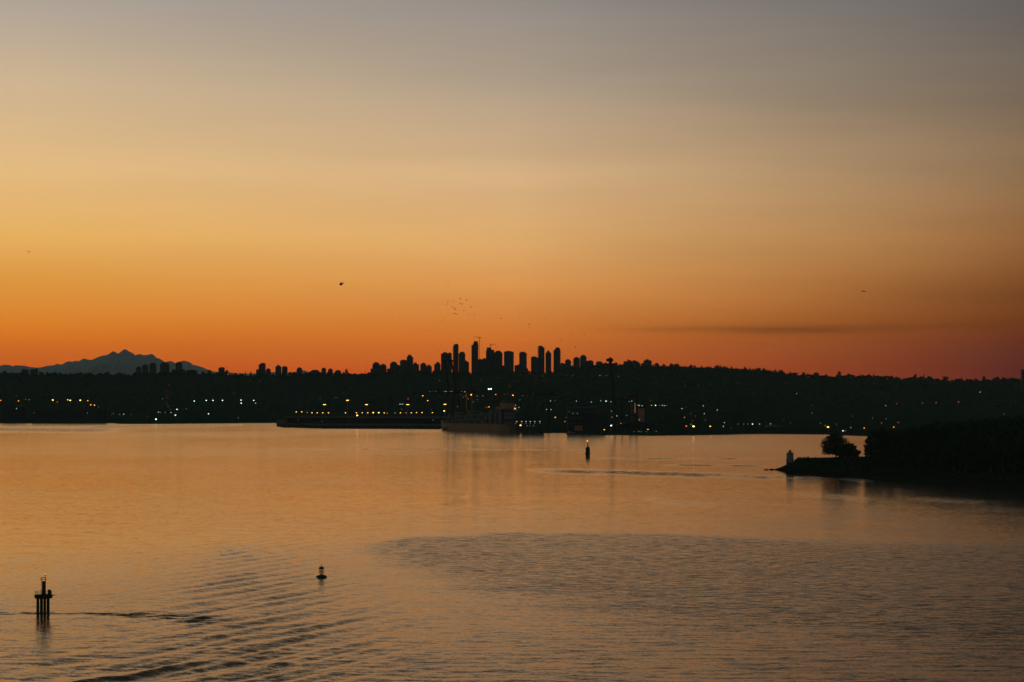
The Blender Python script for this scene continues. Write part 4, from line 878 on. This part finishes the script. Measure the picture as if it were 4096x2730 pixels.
q.build('railing', M['green'], bc)
q = MB(); q.lathe([(.25,bz(2380)),(.45,bz(2377)),(.45,bz(2363)),(.3,bz(2359)),(.1,bz(2358))], 12, (bx(200),-.6)); q.box(bx(193),bx(197),-.8,-.4,bz(2376),bz(2358.5)); q.build('equipment_drum', M['green'], bc)
q = MB(); q.box(bx(205), bx(228), -.25, .25, bz(2381.6), bz(2380.4)); q.tube((bx(205),0,bz(2388)), (bx(218),0,bz(2381.6)), .04, 5); q.build('gangway', M['green'], bc)
q = MB(); q.tube((bx(182),0,bz(2326)), (bx(182),0,bz(2301)), .05, 6); q.lathe([(.2,bz(2304)),(.24,bz(2300))], 10, (bx(182),0)); q.build('lamp_post', M['green'], bc)
q = MB(); q.ball((bx(182),0,bz(2298.2)), .16, M['Ly2'], (1.1,1,1), 10, 6); q.build('lamp', None, bc, smooth=True)
q = MB()
for i in range(10): y_ = 2440-i*4.6; q.tube((bx(171.5),-.9,bz(y_)), (bx(174),-.9,bz(y_)), .03, 4)
q.tube((bx(171.5),-.9,bz(2450)), (bx(171.5),-.9,bz(2391)), .04, 5); q.tube((bx(174),-.9,bz(2450)), (bx(174),-.9,bz(2391)), .04, 5); q.build('boat_ladder', M['green'], bc)
# ------------------------------------------------------------------ lattice buoy (lower centre)
D = water_D(2309); s = D/F; by = empty('lattice_buoy', (X(1286, D), D, 0), 'dark buoy with a caged lattice tower, lower centre of the water', 'buoy'); bz = lambda y: Z(y, D)
q = MB(); q.lathe([(1.2,-.8),(1.75,-.1),(1.85,.12),(1.6,bz(2304)),(1.3,bz(2302)),(.45,bz(2301)),(.4,bz(2298))], 20); q.build('float', M['green'], by, smooth=False)
q = MB(); r = .85
for i in range(6):
    a = 2*PI*i/6+.26; q.tube((r*math.cos(a),r*math.sin(a),bz(2302)), (r*math.cos(a),r*math.sin(a),bz(2268)), .05, 5)
for y_ in (2292, 2284, 2270):
    for i in range(12): a = 2*PI*i/12; a2 = 2*PI*(i+1)/12; q.tube((r*math.cos(a),r*math.sin(a),bz(y_)), (r*math.cos(a2),r*math.sin(a2),bz(y_)), .07 if y_ == 2284 else .05, 5)
for i in range(3):
    a = 2*PI*i/3+.26; q.tube((r*math.cos(a),r*math.sin(a),bz(2301)), (-r*math.cos(a),-r*math.sin(a),bz(2284)), .035, 4)
q.build('cage', M['green'], by)
q = MB(); q.lathe([(.86,bz(2278)),(.9,bz(2277)),(.9,bz(2273.5)),(.5,bz(2271)),(.25,bz(2268)),(.12,bz(2265))], 18); q.build('lantern', M['green'], by)
q = MB(); q.tube((0,0,bz(2300)), (0,0,bz(2278)), .1, 6); q.build('centre_pole', M['green'], by)
q = MB()
for k in range(2):
    pts = [(r*math.cos(t_)*.98, 0, bz(2270)+.75*math.sin(t_)) for t_ in np.linspace(0, PI, 13)]
    if k: pts = [(0, p[0], p[2]) for p in pts]
    for p0, p1 in zip(pts, pts[1:]): q.tube(p0, p1, .045, 5)
q.build('hoop', M['lsteel'], by)
# ------------------------------------------------------------------ lit channel buoy (middle distance)
D = water_D(1826); s = D/F; cb_ = empty('channel_marker', (X(2351, D), D, 0), 'dark cylindrical channel marker with an orange light on the calm water', 'buoy'); bz = lambda y: Z(y, D); bx = lambda p: (p-2351)*s
q = MB(); q.lathe([(1.95,-1),(2.0,bz(1824)),(2.3,bz(1819)),(2.65,bz(1816)),(2.3,bz(1812)),(2.1,bz(1800)),(2.25,bz(1799)),(2.3,bz(1793)),(2.15,bz(1792))], 18); q.build('body', M['green'], cb_)
q = MB(); q.lathe([(1.5,bz(1792)+.003),(1.2,bz(1787.5)),(.5,bz(1786)),(.45,bz(1771)),(.5,bz(1771))], 12); q.build('turret', M['green'], cb_)
q = MB(); q.tube((bx(2356),0,bz(1792)), (bx(2356),0,bz(1765)), .14, 5); q.tube((bx(2355.5),0,bz(1766)), (bx(2359),0,bz(1765)), .12, 4); q.build('mast', M['dark'], cb_)
q = MB(); q.tube((bx(2350),0,bz(1771)), (bx(2349.6),0,bz(1767)), .12, 5); q.build('lamp_stem', M['dark'], cb_)
q = MB(); q.ball((bx(2349.5),-.2,bz(1765.2)), .6, M['Lo3'], (1.2,1,.9), 10, 6); q.build('lamp', None, cb_, smooth=True)
# ------------------------------------------------------------------ helicopter
D = 2600.; s = D/F; hp = empty('helicopter', at(1365, 1136, D), 'small dark helicopter hovering in the sky left of centre', 'helicopter')
hx = lambda p: (p-1365)*s; hz = lambda y: (1136-y)*s
q = MB(); vs = []; fs = []; n = 12
prof = [(-1.95,.15,-.5),(-1.7,.85,-.4),(-1.1,1.2,-.1),(-.3,1.35,.0),(.6,1.2,.05),(1.3,.8,.1),(1.9,.4,.25),(2.3,.25,.35)]
for x_, r, zo in prof: vs += [(x_, r*.85*math.cos(2*PI*i/n), zo-.25+r*math.sin(2*PI*i/n)) for i in range(n)]
for k in range(len(prof)-1):
    for i in range(n): fs.append((k*n+i, k*n+(i+1)%n, (k+1)*n+(i+1)%n, (k+1)*n+i))
fs += [tuple(range(n)), tuple(range((len(prof)-1)*n, len(prof)*n))[::-1]]; q.add(vs, fs); q.build('fuselage', M['plane'], hp, smooth=True)
q = MB(); q.lathe([(.75,.8),(.55,1.4),(.2,1.6),(.15,1.85)], 10); q.build('rotor_mast', M['plane'], hp)
for k in range(4):
    a = PI*k/2+.12; q = MB(); c_, s_ = math.cos(a), math.sin(a); L1 = 5.6
    q.add([(-.12*s_,.12*c_,1.86),(L1*c_-.22*s_,L1*s_+.22*c_,1.78+.05*L1*.1*s_),(L1*c_+.22*s_,L1*s_-.22*c_,1.78),(.12*s_,-.12*c_,1.86),(-.12*s_,.12*c_,1.92),(L1*c_-.22*s_,L1*s_+.22*c_,1.84),(L1*c_+.22*s_,L1*s_-.22*c_,1.84),(.12*s_,-.12*c_,1.92)], [(3,2,1,0),(4,5,6,7),(0,1,5,4),(1,2,6,5),(2,3,7,6),(3,0,4,7)]); q.build('rotor_blade', M['dark'], hp)
q = MB(); q.tube((1.6,0,.1), (2.3,4.5,1.0), .3, 8, r2=.14); q.build('tail_boom', M['plane'], hp)
q = MB(); q.prism([(2.15,4.3),(2.45,4.3),(2.45,5.1),(2.15,5.1)], .7, 1.9); q.build('tail_fin', M['plane'], hp)
q = MB(); q.box(2.5,2.6,4.1,5.3,1.25,1.4); q.box(2.5,2.6,4.62,4.78,.7,1.95); q.build('tail_rotor', M['dark'], hp)
q = MB()
for yo in (-.9,.9): q.tube((-1.4,yo,-1.75), (1.2,yo,-1.75), .07, 5); q.tube((-.7,yo,-1.75), (-.6,yo*.6,-1.2), .05, 4); q.tube((.6,yo,-1.75), (.5,yo*.6,-1.2), .05, 4)
q.build('skid', M['dark'], hp)
# ------------------------------------------------------------------ aeroplanes
def plane(px, py, D, Ln, label, m):
    t = empty('aeroplane', at(px, py, D), label, 'aeroplane'); r = Ln*.085; n = 10; vs = []; fs = []
    prof = [(-.5,.15),(-.42,.5),(-.3,.85),(-.1,1),(.3,1),(.44,.75),(.5,.12)]
    for x_, k in prof: vs += [(x_*Ln, k*r*math.cos(2*PI*i/n), k*r*math.sin(2*PI*i/n)+(1-k)*r*.4*(1 if x_ < 0 else -.3)) for i in range(n)]
    for k in range(len(prof)-1):
        for i in range(n): fs.append((k*n+i, k*n+(i+1)%n, (k+1)*n+(i+1)%n, (k+1)*n+i))
    fs += [tuple(range(n)), tuple(range((len(prof)-1)*n, len(prof)*n))[::-1]]; MB().add(vs, fs).build('fuselage', m, t, smooth=True)
    for sg in (-1, 1):
        q = MB(); y1 = sg*Ln*.5; q.add([(Ln*.12,sg*r*.8,-r*.4),(-Ln*.06,sg*r*.8,-r*.4),(-Ln*.16,y1,r*.3),(-Ln*.1,y1,r*.3),(Ln*.12,sg*r*.8,-r*.2),(-Ln*.06,sg*r*.8,-r*.2),(-Ln*.16,y1,r*.4),(-Ln*.1,y1,r*.4)], [(0,1,2,3),(7,6,5,4),(0,4,5,1),(1,5,6,2),(2,6,7,3),(3,7,4,0)]); q.build('wing', m, t)
        q = MB(); q.tube((Ln*.1,sg*Ln*.17,-r*.9), (-Ln*.01,sg*Ln*.17,-r*.9), r*.42, 8); q.build('engine', m, t)
    MB().extr([(-.49*Ln,r*.5),(-.36*Ln,r*.7),(-.46*Ln,r*3.2),(-.52*Ln,r*3.2)], -.15, .15).build('tail_fin', m, t)
    MB().prism([(-.5*Ln,-Ln*.17),(-.42*Ln,0),(-.5*Ln,Ln*.17),(-.54*Ln,Ln*.17),(-.48*Ln,0),(-.54*Ln,-Ln*.17)], r*.5, r*.62).build('tailplane', m, t)
plane(3455, 1166, 8500., 16.5, 'dark airliner flying in the smoky sky on the right', M['plane'])
plane(115, 1008, 9000., 11., 'faint distant aeroplane near the left edge of the sky', M['pale'])
# ------------------------------------------------------------------ birds
def bird_mesh(up, tw):
    b = MB(); b.ball((0,0,0), .17, None, (1.1, 2.2, .95), 6, 5)
    for sg in (-1, 1):
        z1 = up*.22; z2 = z1-.10*(1 if up > 0 else -1.6)+tw*sg
        b.add([(sg*.06,.14,.03),(sg*.06,-.14,.03),(sg*.34,-.12,z1),(sg*.34,.12,z1),(sg*.68,-.02,z2),(sg*.68,.03,z2)], [(0,1,2,3),(3,2,4,5)]); b.add([(sg*.06,.14,-.0),(sg*.06,-.14,-.0),(sg*.34,-.12,z1-.02),(sg*.34,.12,z1-.02),(sg*.68,-.02,z2-.01),(sg*.68,.03,z2-.01)], [(3,2,1,0),(5,4,2,3)])
    b.add([(-.05,-.25,0),(.05,-.25,0),(.08,-.42,.01),(-.08,-.42,.01)], [(0,1,2,3)])
    return b.mesh('bird', M['feather'])
BM = [bird_mesh(1, .03), bird_mesh(-.6, 0), bird_mesh(.4, -.05), bird_mesh(1.5, 0)]
BW = ['wings raised', 'wings drooped', 'wings level', 'wings held high']
BIRDS = [(1792,1128),(1840,1196),(1866,1201),(1791,1205),(1812,1206),(1791,1213),(1773,1217),(1788,1221),(1840,1215),(1847,1217),(1809,1229),(1821,1234),(1819,1239),(1855,1243),(1885,1229),(1812,1257),(1821,1255),(1828,1259),(1875,1260),(1897,1257),(1772,1282),
         (2118,1235),(2082,1262),(2004,1275),(2180,1278),(2117,1300),(2119,1311),(2397,1320),(2285,1337),(2338,1338),(2244,1358),(2302,1390),(2880,1337)]
B2 = sorted(BIRDS); cl_ = [b for b in B2 if b[0] < 1950]; st_ = [b for b in B2 if b[0] >= 1950]
for i, (px, py) in enumerate(BIRDS):
    k = (i*7+py) % 4; D = 1750+(i*53 % 300); o = bpy.data.objects.new('bird', BM[k]); col.objects.link(o); o.location = at(px, py, D); o.rotation_euler = (random.uniform(-.2,.2), random.uniform(-.25,.25), random.uniform(-.9,.9)); o.scale = (1.55,)*3
    if px < 1950: lab = 'dark bird in the flock above the towers, %s from its left, %s' % (ordw(cl_.index((px, py))+1), BW[k])
    else: lab = 'dark straggling bird right of the flock, %s from the left, %s' % (ordw(st_.index((px, py))+1), BW[k])
    tag(o, lab, 'bird', 'birds over the skyline')
# ------------------------------------------------------------------ haze
if True:
    hb = MB().box(-24000, 24000, -3000, HAZE_FAR, -3, HAZE_TOP).build('haze'); hb['kind'] = 'stuff'; tag(hb, 'thin blue morning haze over the far land and mountains', 'haze')
    m, N, L = newmat('haze'); o = N.new('ShaderNodeOutputMaterial'); v = N.new('ShaderNodeVolumePrincipled')
    v.inputs['Color'].default_value = (.8, .98, .84, 1); v.inputs['Density'].default_value = HAZE_K; v.inputs['Anisotropy'].default_value = 0.0
    L.new(v.outputs[0], o.inputs['Volume']); hb.data.materials.clear(); hb.data.materials.append(m)
# ------------------------------------------------------------------ render settings
sc.view_settings.view_transform = 'Standard'; sc.view_settings.look = 'None'; sc.view_settings.exposure = 0; sc.view_settings.gamma = 1
cy = sc.cycles; cy.use_denoising = True; cy.max_bounces = 6; cy.diffuse_bounces = 2; cy.glossy_bounces = 3; cy.volume_bounces = 0; cy.transmission_bounces = 2
cy.sample_clamp_indirect = 4
